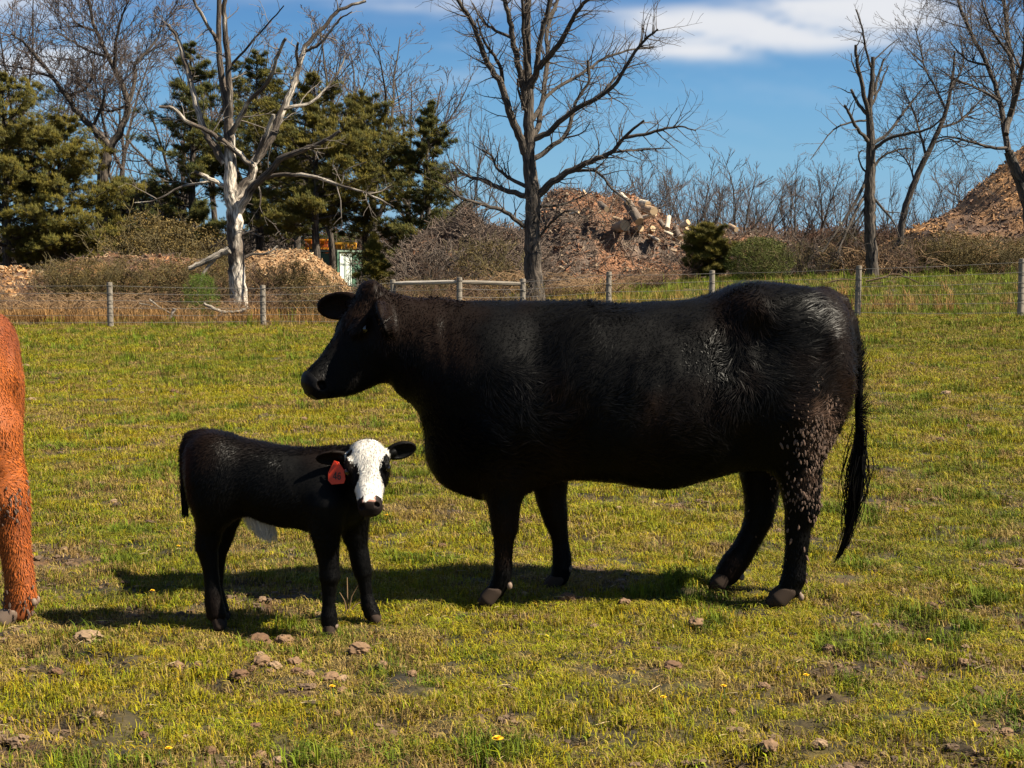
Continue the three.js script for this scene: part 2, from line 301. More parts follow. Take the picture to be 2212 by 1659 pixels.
function hoof(parent, top, toe, radius, material, group0) {         // cloven: two claws side by side, the sole flat on the ground
  const fw = V(toe.x - top.x, 0, toe.z - top.z); if (fw.length() < 1e-3) fw.set(-1, 0, 0); fw.normalize();
  const sd = V(-fw.z, 0, fw.x), sole = toe.y, parts = [];
  const claws = [-1, 1].map((s) => chain([[top.x + sd.x * s * radius * .42, top.y, top.z + sd.z * s * radius * .42, radius * .62], [lerp(top.x, toe.x, .55) + sd.x * s * radius * .5, lerp(top.y, toe.y, .55), lerp(top.z, toe.z, .55) + sd.z * s * radius * .5, radius * .66], [toe.x + sd.x * s * radius * .34, toe.y + radius * .3, toe.z + sd.z * s * radius * .34, radius * .36]]));
  const f = (x, y, z) => Math.max(Math.min(claws[0](x, y, z), claws[1](x, y, z)), sole - y, y - top.y - radius * .25);
  const lo = V(Math.min(top.x, toe.x) - radius * 1.7, sole - .02, Math.min(top.z, toe.z) - radius * 1.7), hi = V(Math.max(top.x, toe.x) + radius * 1.7, top.y + radius * 1.2, Math.max(top.z, toe.z) + radius * 1.7);
  const g = meshField(f, lo, hi, radius * .13); shift(g, group0);
  return mesh('hoof', g, material, parent);
}
function dewclaw(parent, p, r, group0) { const g = new THREE.SphereGeometry(r, 10, 8); g.scale(.9, 1.2, .9); g.translate(p.x - group0.x, p.y - group0.y, p.z - group0.z); return mesh('dewclaw', g, hornPale, parent); }
function px2(list, z, s = null) { return list.map(([x, y, r, dz = 0]) => { const p = at(x, y, z + dz); return [p.x, p.y, p.z, r * -(z + dz) / F]; }); }

function makeBull(o) {                                             // o: everything that differs between the two grown animals
  const zc = o.z, k = -zc / F;
  const st = o.torso.map(([x, t, b, w]) => { const a = at(x, t, zc), c = at(x, b, zc); return [a.x, a.y, c.y, w]; });
  const torso = loft(st, 2.2, 0.10);
  const legs = o.legs.map((l) => chain(px2(l.pts, zc + l.off)));
  const masses = o.masses.map(([x, y, off, rx, ry, rz, tilt]) => { const c = at(x, y, zc); c.z += off; const A = V(Math.cos(tilt), Math.sin(tilt), 0), B = V(-Math.sin(tilt), Math.cos(tilt), 0); return ellipsoid(c, A, B, Z, rx, ry, rz); });
  const tail = chain(px2(o.tail, zc));
  const poll = at(o.poll[0], o.poll[1], zc + o.poll[2]), yaw = o.yaw, pit = o.pit;
  const Fh = V(-Math.cos(pit) * Math.cos(yaw), -Math.sin(pit), Math.cos(pit) * Math.sin(yaw)), Nh = V(Math.sin(yaw), 0, Math.cos(yaw)), Vh = V(-Math.sin(pit) * Math.cos(yaw), Math.cos(pit), Math.sin(pit) * Math.sin(yaw));
  const hl = loft([[-.06, -.03, -.14, .05], [-.02, .005, -.24, .085], [.05, .012, -.31, .105], [.13, .012, -.335, .115], [.20, .004, -.335, .112], [.28, -.006, -.315, .096], [.36, -.004, -.268, .080], [.42, .004, -.225, .078], [.47, .004, -.175, .082], [.505, -.012, -.135, .074], [.53, -.05, -.105, .045]], 2.35, 0.06);
  const H = (u, v, w) => V(poll.x + u * Fh.x + v * Vh.x + w * Nh.x, poll.y + u * Fh.y + v * Vh.y + w * Nh.y, poll.z + u * Fh.z + v * Vh.z + w * Nh.z);
  const head = (x, y, z) => { x -= poll.x; y -= poll.y; z -= poll.z; return hl(x * Fh.x + y * Fh.y + z * Fh.z, x * Vh.x + y * Vh.y + z * Vh.z, x * Nh.x + y * Nh.y + z * Nh.z); };
  const ear = (base, dir, face, len, wid) => { const A = dir.clone().normalize(), C = face.clone().addScaledVector(A, -face.dot(A)).normalize(), B = V().crossVectors(A, C), c = base.clone().addScaledVector(A, len * .5); const outer = ellipsoid(c, A, B, C, len * .56, wid, .024), inner = ellipsoid(c.clone().addScaledVector(C, .022).addScaledVector(A, .01), A, B, C, len * .46, wid * .78, .026); const root = chain([[base.x - A.x * .04, base.y - A.y * .04, base.z - A.z * .04, .035], [base.x + A.x * .05, base.y + A.y * .05, base.z + A.z * .05, .03]]); return (x, y, z) => smin(Math.max(outer(x, y, z), -inner(x, y, z)), root(x, y, z), .02); };
  const earN = ear(H(.035, -.075, .10), V(.13, -.34, .78), V(-.5, -.35, .35), .23, .070), earF = ear(H(.03, -.055, -.095), V(-.90, -.10, -.30), V(-.25, -.25, .9), .215, .070);
  const brow = [-1, 1].map((s) => ellipsoid(H(.165, -.045, s * .098), Fh, Vh, Nh, .055, .03, .03)), nosN = ellipsoid(H(.478, -.062, .072), Fh, Vh, Nh, .020, .024, .022), nosF = ellipsoid(H(.478, -.062, -.072), Fh, Vh, Nh, .020, .024, .022);
  const mouth = chain([H(.52, -.118, 0), H(.47, -.13, .085), H(.40, -.155, .082)].map((p) => [p.x, p.y, p.z, .006]));
  const neck = chain(px2(o.neck, zc)), topknot = ellipsoid(H(-.015, -.01, 0), Fh, Vh, Nh, .05, .030, .065);
  const rel = o.relief.map(([px, py, rx, ry, amp]) => { const c = at(px, py, zc + .3); return [c.x, c.y, rx, ry, amp]; }), nk = at(o.neck[1][0] + 15, o.neck[1][1], zc), rib = at(o.rib, 840, zc + .3);
  const relief = (x, y, z) => { // hip bones, hollows of flank and shoulder, folds of the neck, ribs
    let s = 0; for (const q of rel) { const e = ((x - q[0]) / q[2]) ** 2 + ((y - q[1]) / q[3]) ** 2; if (e < 6) s -= q[4] * Math.exp(-e); }
    const n = Math.exp(-(((x - nk.x) / .11) ** 2) - ((y - nk.y + .05) / .2) ** 2); if (n > .02) s += n * .0045 * (noise(x * 34 + y * 3 + 2 * noise(y * 5, x * 5), y * 3, z * 3) - .5) * 2;
    const r = Math.exp(-(((x - rib.x) / .24) ** 2) - ((y - rib.y) / .16) ** 2); if (r > .02) s += r * .0022 * Math.sin((x - .25 * y) * 62 + 3 * noise(x * 4, y * 4));
    return s;
  };
  const sdf = (x, y, z) => {
    let d = torso(x, y, z - zc);
    for (const m of masses) d = smin(d, m(x, y, z), .16);
    d = smin(d, neck(x, y, z), .10);
    for (const l of legs) d = smin(d, l(x, y, z), .055);
    d = smin(d, tail(x, y, z), .03);
    const hx = x - poll.x, hy = y - poll.y, hz = z - poll.z;
    if (hx * hx + hy * hy + hz * hz < .55) {
      let h = head(x, y, z); h = smin(h, topknot(x, y, z), .03); for (const b of brow) h = smin(h, b(x, y, z), .03);
      h = smin(h, earN(x, y, z), .018); h = smin(h, earF(x, y, z), .018);
      h = Math.max(h, -nosN(x, y, z), -nosF(x, y, z), -mouth(x, y, z)); d = smin(d, h, .045);
    }
    return d + (noise(x * 9, y * 9, z * 9) - .5) * .010 + relief(x, y, z);
  };
  const lo = V(9, -.05, zc - .75), hi = V(-9, 0, zc + .75);
  for (const s of st) { lo.x = Math.min(lo.x, s[0]); hi.x = Math.max(hi.x, s[0]); hi.y = Math.max(hi.y, s[1] + .2); }
  lo.x = Math.min(lo.x - .3, poll.x - .75); hi.x += .35;
  const body = meshField(sdf, lo, hi, o.cell);
  const grp = thing('cow', o.label, 'cow', V((lo.x + hi.x) / 2, 0, zc)), g0 = grp.position.clone();
  const flow = (p, n, d) => {
    const low = sstep(.75, .45, p.y), hd = p.distanceTo(poll);
    const sw = ((fbm(p.x * 3.2, p.y * 3.2, p.z * 3.2, 2) - .5) * 5.2 + (noise(p.x * 17, p.y * 17, p.z * 17) - .5) * 2.2) * (1 - low);
    d.set(lerp(.75, .05, low), lerp(-.6, -1, low), 0); if (hd < .55) d.set(.15, -1, .0);
    const c = Math.cos(sw), s = Math.sin(sw); d.set(d.x * c - d.y * s, d.x * s + d.y * c, 0);
  };
  const furLen = (p) => { if (o.only && !o.only(p)) return 0; const hd = p.clone().sub(poll), u = hd.dot(Fh); if (hd.length() < .62 && u > .2) return u > .45 ? .004 : .011; if (p.y < .10) return .0; const ear = p.distanceTo(H(.03, -.06, .2)) < .12 || p.distanceTo(H(.03, -.06, -.2)) < .16; if (ear) return .012; if (hd.length() < .18) return .022; if (o.shortHair) return .008 + .014 * fbm(p.x * 7, p.y * 7, p.z * 7, 2); return p.y < .6 ? .014 : .012 + .04 * sstep(.35, .75, fbm(p.x * 4, p.y * 4, p.z * 4, 2)); };
  paint(body, (p, n) => o.color(p, n, null).map((c) => c * .8));
  const hg = hair(body, o.strands, o.seed, { len: furLen, dir: flow, col: o.color, width: .0019, lift: .27 });
  // crest of longer hair along the back
  shift(body, g0); shift(hg, g0);
  mesh('body', body, o.coat, grp); mesh('coat_hair', hg, o.hairMat, grp).userData.kind = 'stuff';
  for (const s of [-1, 1]) { const e = new THREE.SphereGeometry(.021, 18, 12); const q = H(.163, -.062, s * .111).sub(g0); e.translate(q.x, q.y, q.z); mesh('eye', e, eyeMat, grp); }
  { const parts = []; const nose = meshField((x, y, z) => { const h = head(x, y, z) - .004; const u = (x - poll.x) * Fh.x + (y - poll.y) * Fh.y + (z - poll.z) * Fh.z; const vv = (x - poll.x) * Vh.x + (y - poll.y) * Vh.y + (z - poll.z) * Vh.z; return Math.max(h, .455 - u - vv * .35, -nosN(x, y, z), -nosF(x, y, z), -mouth(x, y, z), -.115 - vv); }, H(.47, -.08, 0).subScalar(.19), H(.47, -.08, 0).addScalar(.19), .005); shift(nose, g0); mesh('nose', nose, o.nose, grp); }
  for (const l of o.legs) { const t = at(l.hoof[0], l.hoof[1], zc + l.off), e = at(l.hoof[2], l.hoof[3], zc + l.off); e.y = l.lift ? e.y : .004; hoof(grp, t, e, l.hoof[4] * k, l.pale ? hornPale : hornMat, g0); if (l.dew) for (const s of [-1, 1]) { const q = at(l.dew[0], l.dew[1], zc + l.off); q.z += s * .022; dewclaw(grp, q, .015, g0); } }
  { // tail switch
    const sw = new GB(), rng = RNG(o.seed + 5), pts = px2(o.switch, zc);
    for (let i = 0; i < 300; i++) {
      const start = rng() * .42, off = [(rng() - .5), (rng() - .5)], end = .42 + .58 * Math.sqrt(rng()), P = [], R = [], wild = rng() < .16 ? 2.2 : 1;
      for (let s = 0; s <= 9; s++) { const t = lerp(start, end, s / 9) * (pts.length - 1), a = Math.min(t | 0, pts.length - 2), q = t - a, r = lerp(pts[a][3], pts[a + 1][3], q) * wild, wv = Math.sin(s * 1.1 + i) * .45; P.push(V(lerp(pts[a][0], pts[a + 1][0], q) + (off[0] * 1.9 + wv * .5) * r, lerp(pts[a][1], pts[a + 1][1], q), lerp(pts[a][2], pts[a + 1][2], q) + off[1] * 1.9 * r)); R.push(lerp(.0032, .0009, s / 9)); }
      sw.tube(P, R, 3, () => o.color(P[0], Z, rng));
    }
    mesh('tail_switch', shift(sw.build(), g0), o.hairMat, grp);
  }
  if (o.mud) { // dried lumps of mud hanging in the coat
    const rng = RNG(o.seed + 9), P = body.attributes.position, N = body.attributes.normal, list = [], base = new THREE.IcosahedronGeometry(1, 1), cand = [];
    for (let i = 0; i < P.count; i++) cand.push(i);
    let n = 0;
    for (let tries = 0; tries < 60000 && n < o.mud.count; tries++) {
      const i = (rng() * P.count) | 0, p = V(P.getX(i), P.getY(i), P.getZ(i)).add(g0), nn = V(N.getX(i), N.getY(i), N.getZ(i));
      const w = o.mud.where(p); if (rng() > w || nn.z < -.2) continue;
      const s = .0030 + .0046 * rng() ** 1.7, g = base.clone(), q = g.attributes.position, tw = rng() * 6;
      for (let v = 0; v < q.count; v++) { const b = .72 + .6 * noise(q.getX(v) * 1.7 + tw, q.getY(v) * 1.7, q.getZ(v) * 1.7); q.setXYZ(v, q.getX(v) * b * s * .8, q.getY(v) * b * s * (1.2 + tw * .18), q.getZ(v) * b * s * .6); }
      g.rotateZ((rng() - .5) * .9); g.translate(p.x + nn.x * .007 - g0.x, p.y + nn.y * .007 - g0.y, p.z + nn.z * .007 - g0.z); g.computeVertexNormals();
      const c = new Float32Array(q.count * 3), m = .5 + .9 * rng(); for (let v = 0; v < q.count; v++) { c[v * 3] = .105 * m; c[v * 3 + 1] = .064 * m; c[v * 3 + 2] = .044 * m; } g.setAttribute('color', new THREE.BufferAttribute(c, 3));
      list.push(g); n++;
    }
    if (list.length) { const m = mesh('dried_mud', mergeGeometries(list), mudMat, grp); m.userData.kind = 'stuff'; m.userData.label = 'small lumps of dried pinkish brown mud stuck in the coat'; }
  }
  return { grp, H };
}
const blackTone = (seed) => (p, n, rng) => {                        // black coat, sun-bleached to dark brown in patches
  const b = sstep(.50, .72, fbm(p.x * 2.3 + seed, p.y * 2.3, p.z * 1.5 + 3, 3)), v = rng ? .55 + .9 * rng() : 1, q = .0026 * v;
  return [lerp(q, .011 * v, b), lerp(q * .93, .0060 * v, b), lerp(q * .92, .0039 * v, b)];
};
const mudZone = (p) => { const q = at(1750, 925, -6.4), r = at(1735, 1045, -6.4); return Math.max(Math.exp(-(((p.x - q.x) / .085) ** 2) - ((p.y - q.y) / .13) ** 2), .7 * Math.exp(-(((p.x - r.x) / .07) ** 2) - ((p.y - r.y) / .10) ** 2)); };
const cowTone = blackTone(4), muddy = (p, n, rng) => { const c = cowTone(p, n, rng); if (p.x < .9 || p.y > .95) return c; const m = sstep(.42, .62, mudZone(p) * .75 + noise(p.x * 38, p.y * 20, p.z * 38) * .35) * (rng ? .4 + rng() : .8); return [c[0] + .060 * m, c[1] + .036 * m, c[2] + .025 * m]; };
const cow = makeBull({
  z: -6.55, cell: .0095, seed: 71, strands: 120000, label: 'large black cow standing broadside behind the calf, facing left', coat: blackCoat, hairMat: blackHair, nose: wetBlack, color: muddy,
  torso: [[862, 650, 842, .10], [900, 654, 882, .145], [950, 655, 985, .19], [1000, 653, 1040, .225], [1050, 650, 1068, .265], [1130, 648, 1055, .315], [1220, 648, 1034, .35], [1330, 654, 1040, .375], [1430, 652, 1052, .38], [1520, 642, 1034, .36], [1600, 629, 1014, .33], [1680, 622, 985, .30], [1740, 622, 950, .265], [1785, 630, 900, .22], [1815, 652, 850, .16], [1832, 695, 790, .07]],
  masses: [[1085, 880, .12, .19, .34, .17, .12], [1085, 880, -.12, .19, .34, .17, .12], [1720, 840, .13, .20, .36, .15, -.18], [1700, 840, -.13, .19, .34, .15, .15], [1650, 665, .15, .14, .07, .10, 0], [1650, 665, -.15, .14, .07, .10, 0], [985, 985, 0, .12, .14, .12, .6]],
  neck: [[1010, 800, 130], [935, 762, 98], [870, 740, 84], [830, 735, 72]],
  legs: [
    { off: .18, pts: [[1088, 960, 58], [1090, 1040, 43], [1090, 1095, 35], [1090, 1140, 30.5], [1088, 1166, 24], [1088, 1200, 20], [1086, 1236, 21.5], [1080, 1256, 22], [1070, 1276, 20]], hoof: [1068, 1274, 1040, 1305, 25], dew: [1100, 1263] },
    { off: -.18, pts: [[1180, 950, 56], [1186, 1030, 42], [1190, 1075, 34], [1199, 1118, 28], [1207, 1150, 20.5], [1210, 1170, 18], [1213, 1200, 20], [1213, 1226, 21], [1208, 1246, 20]], hoof: [1204, 1248, 1182, 1272, 25], dew: [1229, 1226] },
    { off: .18, pts: [[1720, 900, 78], [1722, 990, 52], [1728, 1050, 44], [1732, 1095, 39.5], [1722, 1140, 30], [1721, 1178, 27], [1717, 1215, 25.5], [1713, 1245, 27], [1704, 1270, 26]], hoof: [1700, 1274, 1664, 1308, 28], dew: [1728, 1288] },
    { off: -.19, pts: [[1660, 930, 76], [1645, 1020, 48], [1644, 1085, 36], [1638, 1124, 30], [1626, 1152, 27], [1604, 1190, 27], [1586, 1216, 29], [1572, 1238, 27]], hoof: [1566, 1242, 1540, 1268, 26], dew: [1600, 1244] }],
  tail: [[1780, 642, 18], [1815, 655, 19], [1838, 695, 15], [1849, 745, 12], [1855, 820, 10], [1855, 890, 9], [1851, 950, 8], [1848, 985, 6]],
  switch: [[1855, 915, 7], [1852, 965, 10], [1850, 1010, 14], [1847, 1060, 14], [1839, 1105, 10], [1831, 1150, 6], [1820, 1185, 4.5], [1800, 1216, 2]],
  rib: 1360, relief: [[1628, 662, .07, .05, .022], [1575, 760, .07, .10, -.024], [1640, 740, .06, .06, -.012], [1165, 770, .075, .18, -.012], [1085, 770, .08, .10, .012], [1800, 735, .03, .05, .014], [1770, 790, .04, .08, -.010], [1600, 960, .06, .08, -.018], [1115, 1010, .04, .05, -.012]],
  poll: [788, 629, 0.03], yaw: .52, pit: .905,
  mud: { count: 950, where: (p) => mudZone(p) + (p.y < .5 && p.x > 1.1 ? .012 : 0) },
});
const RS = 1782;                                                   // the red cow stands one body length further left
const redTone = (p, n, rng) => { const b = sstep(.45, .75, fbm(p.x * 4, p.y * 4, p.z * 3, 3)), low = noise(p.x * 6, p.y * 6, p.z * 6) > .62 && p.y < .5 && p.y > .28 ? .5 : 1, v = (rng ? .45 + .9 * rng() : .7) * low; return [lerp(.40, .27, b) * v, lerp(.092, .055, b) * v, lerp(.006, .005, b) * v]; };
makeBull({
  z: -6.22, cell: .014, seed: 91, shortHair: true, strands: 120000, only: (p) => p.x > -3.1, label: 'rust red cow at the left edge, only its hind leg and rump in the picture', coat: new THREE.MeshStandardMaterial({ vertexColors: true, roughness: .8 }), hairMat: redHair, nose: mat(.12, .06, .05, .5), color: redTone,
  torso: [[862, 700, 892, .10], [900, 704, 932, .145], [950, 705, 1035, .19], [1000, 703, 1090, .225], [1050, 700, 1118, .265], [1130, 698, 1105, .315], [1220, 698, 1084, .35], [1330, 700, 1090, .375], [1430, 695, 1100, .38], [1520, 682, 1084, .36], [1600, 668, 1060, .33], [1680, 660, 1030, .30], [1740, 665, 990, .26], [1785, 685, 940, .19], [1803, 705, 880, .13], [1812, 745, 820, .06]].map(([x, t, b, w]) => [x - RS, t, b, w]),
  masses: [[1085, 930, .12, .19, .34, .17, .12], [1085, 930, -.12, .19, .34, .17, .12], [1735, 890, .14, .17, .34, .14, -.05], [1700, 890, -.13, .19, .34, .15, .15]].map(([x, ...r]) => [x - RS, ...r]),
  neck: [[1010, 850, 130], [935, 812, 98], [870, 790, 84], [830, 785, 72]].map(([x, ...r]) => [x - RS, ...r]),
  legs: [
    { off: .18, pts: [[1088, 1010, 58], [1090, 1090, 43], [1090, 1145, 35], [1090, 1180, 30.5], [1088, 1206, 24], [1088, 1240, 20], [1086, 1276, 21.5], [1080, 1296, 22], [1070, 1316, 20]], hoof: [1068, 1314, 1040, 1345, 25], dew: [1100, 1303] },
    { off: -.18, pts: [[1180, 1000, 56], [1186, 1070, 42], [1190, 1115, 34], [1199, 1158, 28], [1207, 1190, 20.5], [1210, 1210, 18], [1213, 1240, 20], [1213, 1266, 21], [1208, 1286, 20]], hoof: [1204, 1288, 1182, 1312, 25] },
    { off: .18, pts: [[1750, 940, 80], [1768, 1000, 64], [1788, 1060, 54], [1800, 1105, 47], [1808, 1150, 39], [1817, 1200, 33], [1824, 1250, 31], [1826, 1290, 33], [1820, 1318, 32]], hoof: [1815, 1318, 1786, 1350, 33], dew: [1858, 1298], pale: true },
    { off: -.2, pts: [[1650, 970, 76], [1640, 1060, 48], [1640, 1115, 38], [1636, 1150, 31], [1626, 1190, 27], [1612, 1230, 25], [1600, 1262, 26], [1590, 1284, 25]], hoof: [1584, 1290, 1560, 1316, 26] }].map((l) => ({ ...l, pts: l.pts.map(([x, ...r]) => [x - RS, ...r]), hoof: [l.hoof[0] - RS, l.hoof[1], l.hoof[2] - RS, l.hoof[3], l.hoof[4]], dew: l.dew && [l.dew[0] - RS, l.dew[1]] })),
  tail: [[1750, 690, 20, -.05], [1784, 712, 19, -.08], [1800, 760, 15, -.12], [1802, 820, 13, -.14], [1800, 900, 12, -.15], [1796, 980, 11, -.15]].map(([x, ...r]) => [x - RS, ...r]),
  switch: [[1796, 980, 11, -.15], [1794, 1030, 18, -.15], [1790, 1080, 18, -.15], [1784, 1130, 10, -.15]].map(([x, ...r]) => [x - RS, ...r]),
  rib: 1360 - RS, relief: [[1628 - RS, 700, .07, .05, .02], [1795 - RS, 1095, .03, .04, .012], [1770 - RS, 1030, .03, .05, -.012]],
  poll: [788 - RS, 684, 0.03], yaw: .1, pit: .8,
  mud: { count: 90, where: (p) => { const q = at(42, 1090, -6.04), r = at(45, 1305, -6.04); return Math.max(.9 * Math.exp(-(((p.x - q.x) / .035) ** 2) - ((p.y - q.y) / .06) ** 2), .7 * Math.exp(-(((p.x - r.x) / .07) ** 2) - ((p.y - r.y) / .05) ** 2)); } },
});

// ------------------------------------------------------------------ calf
{
  const zc = -5.96, k = -zc / F;
  const st = [[404, 965, 1030, .05], [414, 944, 1070, .085], [440, 934, 1105, .12], [480, 941, 1112, .135], [530, 948, 1112, .14], [580, 957, 1128, .15], [630, 966, 1137, .15], [680, 968, 1138, .14], [720, 972, 1135, .125], [760, 990, 1125, .10], [790, 1020, 1105, .06], [800, 1045, 1085, .03]].map(([x, t, b, w]) => { const a = at(x, t, zc), c = at(x, b, zc); return [a.x, a.y, c.y, w]; });
  const torso = loft(st, 2.2, .06);
  const legDefs = [
    { z: -5.83, pts: [[708, 1090, 44], [704, 1150, 33], [708, 1195, 24], [711, 1225, 22], [712, 1244, 23.5], [711, 1262, 18], [710, 1285, 14], [710, 1305, 14], [710, 1330, 18], [711, 1345, 18.5]], hoof: [711, 1352, 712, 1384, 19], dew: [726, 1352] },
    { z: -6.08, pts: [[762, 1090, 42], [765, 1150, 29], [773, 1185, 22], [780, 1222, 21.5], [783, 1235, 20.5], [787, 1256, 14.5], [790, 1282, 13], [795, 1305, 16.5], [803, 1325, 17.5]], hoof: [806, 1328, 816, 1345, 18] },
    { z: -5.93, pts: [[464, 1040, 54], [460, 1100, 41], [452, 1145, 28], [446, 1182, 24], [450, 1200, 21], [455, 1235, 17], [458, 1265, 16.5], [461, 1298, 20], [467, 1325, 21.5]], hoof: [470, 1336, 480, 1362, 20] },
    { z: -6.11, pts: [[490, 1050, 52], [486, 1110, 36], [480, 1160, 24], [470, 1195, 20], [466, 1230, 17], [466, 1270, 16], [470, 1300, 19], [476, 1318, 19]], hoof: [478, 1320, 490, 1343, 19] }];
  const legs = legDefs.map((l) => chain(px2(l.pts, l.z)));
  const poll = at(789, 950, -5.80), Fh = V(.10, -.76, .62).normalize(), Vh0 = V(0, .55, .80), Nh = V().crossVectors(Vh0, Fh).normalize().multiplyScalar(-1), Vh = V().crossVectors(Nh, Fh).normalize();
  if (Nh.x < 0) Nh.multiplyScalar(-1); if (Vh.z < 0) Vh.multiplyScalar(-1);
  const H = (u, v, w) => V(poll.x + u * Fh.x + v * Vh.x + w * Nh.x, poll.y + u * Fh.y + v * Vh.y + w * Nh.y, poll.z + u * Fh.z + v * Vh.z + w * Nh.z);
  const L = (p) => { const q = p.clone().sub(poll); return [q.dot(Fh), q.dot(Vh), q.dot(Nh)]; };
  const hl = loft([[-.02, -.02, -.10, .04], [0, .002, -.13, .062], [.04, .014, -.16, .080], [.085, .012, -.175, .085], [.13, .002, -.17, .080], [.17, -.008, -.15, .066], [.21, -.012, -.13, .054], [.25, -.010, -.115, .050], [.285, -.014, -.105, .051], [.305, -.030, -.095, .044], [.32, -.055, -.08, .026]], 2.3, 0.02);
  const head = (x, y, z) => { x -= poll.x; y -= poll.y; z -= poll.z; return hl(x * Fh.x + y * Fh.y + z * Fh.z, x * Vh.x + y * Vh.y + z * Vh.z, x * Nh.x + y * Nh.y + z * Nh.z); };
  const ear = (base, dir, face, len, wid) => { const A = dir.clone().normalize(), C = face.clone().addScaledVector(A, -face.dot(A)).normalize(), B = V().crossVectors(A, C), c = base.clone().addScaledVector(A, len * .5), outer = ellipsoid(c, A, B, C, len * .56, wid, .015), inner = ellipsoid(c.clone().addScaledVector(C, .013).addScaledVector(A, .006), A, B, C, len * .47, wid * .80, .017), root = chain([[base.x - A.x * .025, base.y - A.y * .025, base.z - A.z * .025, .022], [base.x + A.x * .03, base.y + A.y * .03, base.z + A.z * .03, .017]]); return (x, y, z) => smin(Math.max(outer(x, y, z), -inner(x, y, z)), root(x, y, z), .012); };
  const eL0 = H(.035, -.065, -.075), eR0 = H(.035, -.065, .075), eLt = at(684, 990, -5.79), eRt = at(896, 966, -5.86);
  const earL = ear(eL0, eLt.clone().sub(eL0), V(.25, -.45, .8), eLt.distanceTo(eL0), .036), earR = ear(eR0, eRt.clone().sub(eR0), V(0, -.35, .85), eRt.distanceTo(eR0), .040);
  const brow = [-1, 1].map((s) => ellipsoid(H(.10, -.02, s * .074), Fh, Vh, Nh, .035, .018, .018)), nos = [-1, 1].map((s) => ellipsoid(H(.292, -.030, s * .030), Fh, Vh, Nh, .009, .014, .012)), mouth = chain([H(.30, -.078, -.05), H(.322, -.076, 0), H(.30, -.078, .05)].map((p) => [p.x, p.y, p.z, .0035]));
  const neck = chain([...px2([[690, 1050, 62], [735, 1020, 50]], zc), ...px2([[765, 1005, 42]], -5.95), ...px2([[784, 1000, 36]], -5.88)]);
  const tail = chain(px2([[436, 938, 12], [411, 944, 13], [399, 972, 10], [396, 1020, 8], [398, 1060, 7], [400, 1090, 4]], zc));
  const masses = [ellipsoid(at(466, 1040, zc).add(V(0, 0, .06)), X, Y, Z, .10, .19, .085), ellipsoid(at(470, 1040, zc).add(V(0, 0, -.06)), X, Y, Z, .11, .19, .085), ellipsoid(at(705, 1070, zc).add(V(0, 0, .06)), X, Y, Z, .10, .15, .075), ellipsoid(at(740, 1075, zc).add(V(0, 0, -.05)), X, Y, Z, .09, .14, .075)];
  const sdf = (x, y, z) => {
    let d = torso(x, y, z - zc);
    for (const m of masses) d = smin(d, m(x, y, z), .07);
    d = smin(d, neck(x, y, z), .06);
    for (const l of legs) d = smin(d, l(x, y, z), .03);
    d = smin(d, tail(x, y, z), .02);
    const hx = x - poll.x, hy = y - poll.y, hz = z - poll.z;
    if (hx * hx + hy * hy + hz * hz < .2) { let h = head(x, y, z); for (const b of brow) h = smin(h, b(x, y, z), .02); h = smin(h, earL(x, y, z), .012); h = smin(h, earR(x, y, z), .012); h = Math.max(h, -nos[0](x, y, z), -nos[1](x, y, z), -mouth(x, y, z)); d = smin(d, h, .028); }
    return d + (noise(x * 18, y * 18, z * 18) - .5) * .004;
  };
  const A = at(380, 1400, zc), B = at(915, 900, zc), lo = V(A.x, -.03, zc - .32), hi = V(B.x, B.y + .05, zc + .50);
  const body = meshField(sdf, lo, hi, .0054);
  const grp = thing('calf', 'small black calf with a white face and orange ear tag', 'calf', V((lo.x + hi.x) / 2, 0, zc)), g0 = grp.position.clone();
  const tone = blackTone(9);
  const color = (p, n, rng) => {
    const [u, v, w] = L(p), e = noise(p.x * 60, p.y * 60, p.z * 60) * .018 - .009 + (rng ? (rng() - .5) * .012 : 0);
    if (u > -.03 && u < .34 && v > -.2 && Math.abs(w) < .1 && head(p.x, p.y, p.z) < .012 && neck(p.x, p.y, p.z) > .006) {
      const white = v + e > -.075 - (u > .13 ? .06 : 0) && u + e > -.004;
      const patch = Math.hypot((u - .145 + e) / .050, (Math.abs(w) - (w > 0 ? .077 : .066)) / (w > 0 ? .030 : .036)) < 1 + e * 12;
      const small = Math.hypot((u - .045 + e) / .02, (w + .071) / .014) < 1;
      const muz = u + e > .268 - (Math.abs(w) < .02 ? -.010 : .014) ;
      if (muz) { const pink = v > -.022 && u < .283 && Math.abs(w) < .026 && noise(p.x * 90, p.y * 90, p.z * 90) > .52; return pink ? [.34, .18, .14] : [.014, .010, .009]; }
      if (white && !patch && !small && v > -.14) { const q = rng ? .85 + .2 * rng() : 1; return [.64 * q, .60 * q, .54 * q]; }
    }
    return tone(p, n, rng);
  };
  const flow = (p, n, d) => { const [u] = L(p); if (p.distanceTo(poll) < .33 && u > -.02) { const sw = (fbm(p.x * 22, p.y * 22, p.z * 22, 2) - .5) * 3; d.set(Math.sin(sw), -Math.cos(sw), .3); return; } const low = sstep(.45, .3, p.y), sw = (fbm(p.x * 5, p.y * 5, p.z * 5, 2) - .5) * 2.4 * (1 - low); d.set(lerp(-.55, 0, low), -1, 0); const c = Math.cos(sw), s = Math.sin(sw); d.set(d.x * c - d.y * s, d.x * s + d.y * c, 0); };
  paint(body, (p, n) => color(p, n, null));
  const hg = hair(body, 85000, 301, { len: (p) => { const [u] = L(p), hd = p.distanceTo(poll); if (p.y < .055) return 0; if (hd < .36 && u > -.03) return Math.abs(L(p)[2]) > .088 ? .003 : u > .25 ? 0 : u > .18 ? .007 : .012; return p.y < .35 ? .007 : .015; }, dir: flow, col: color, width: .0012, lift: .28 });
  shift(body, g0); shift(hg, g0);
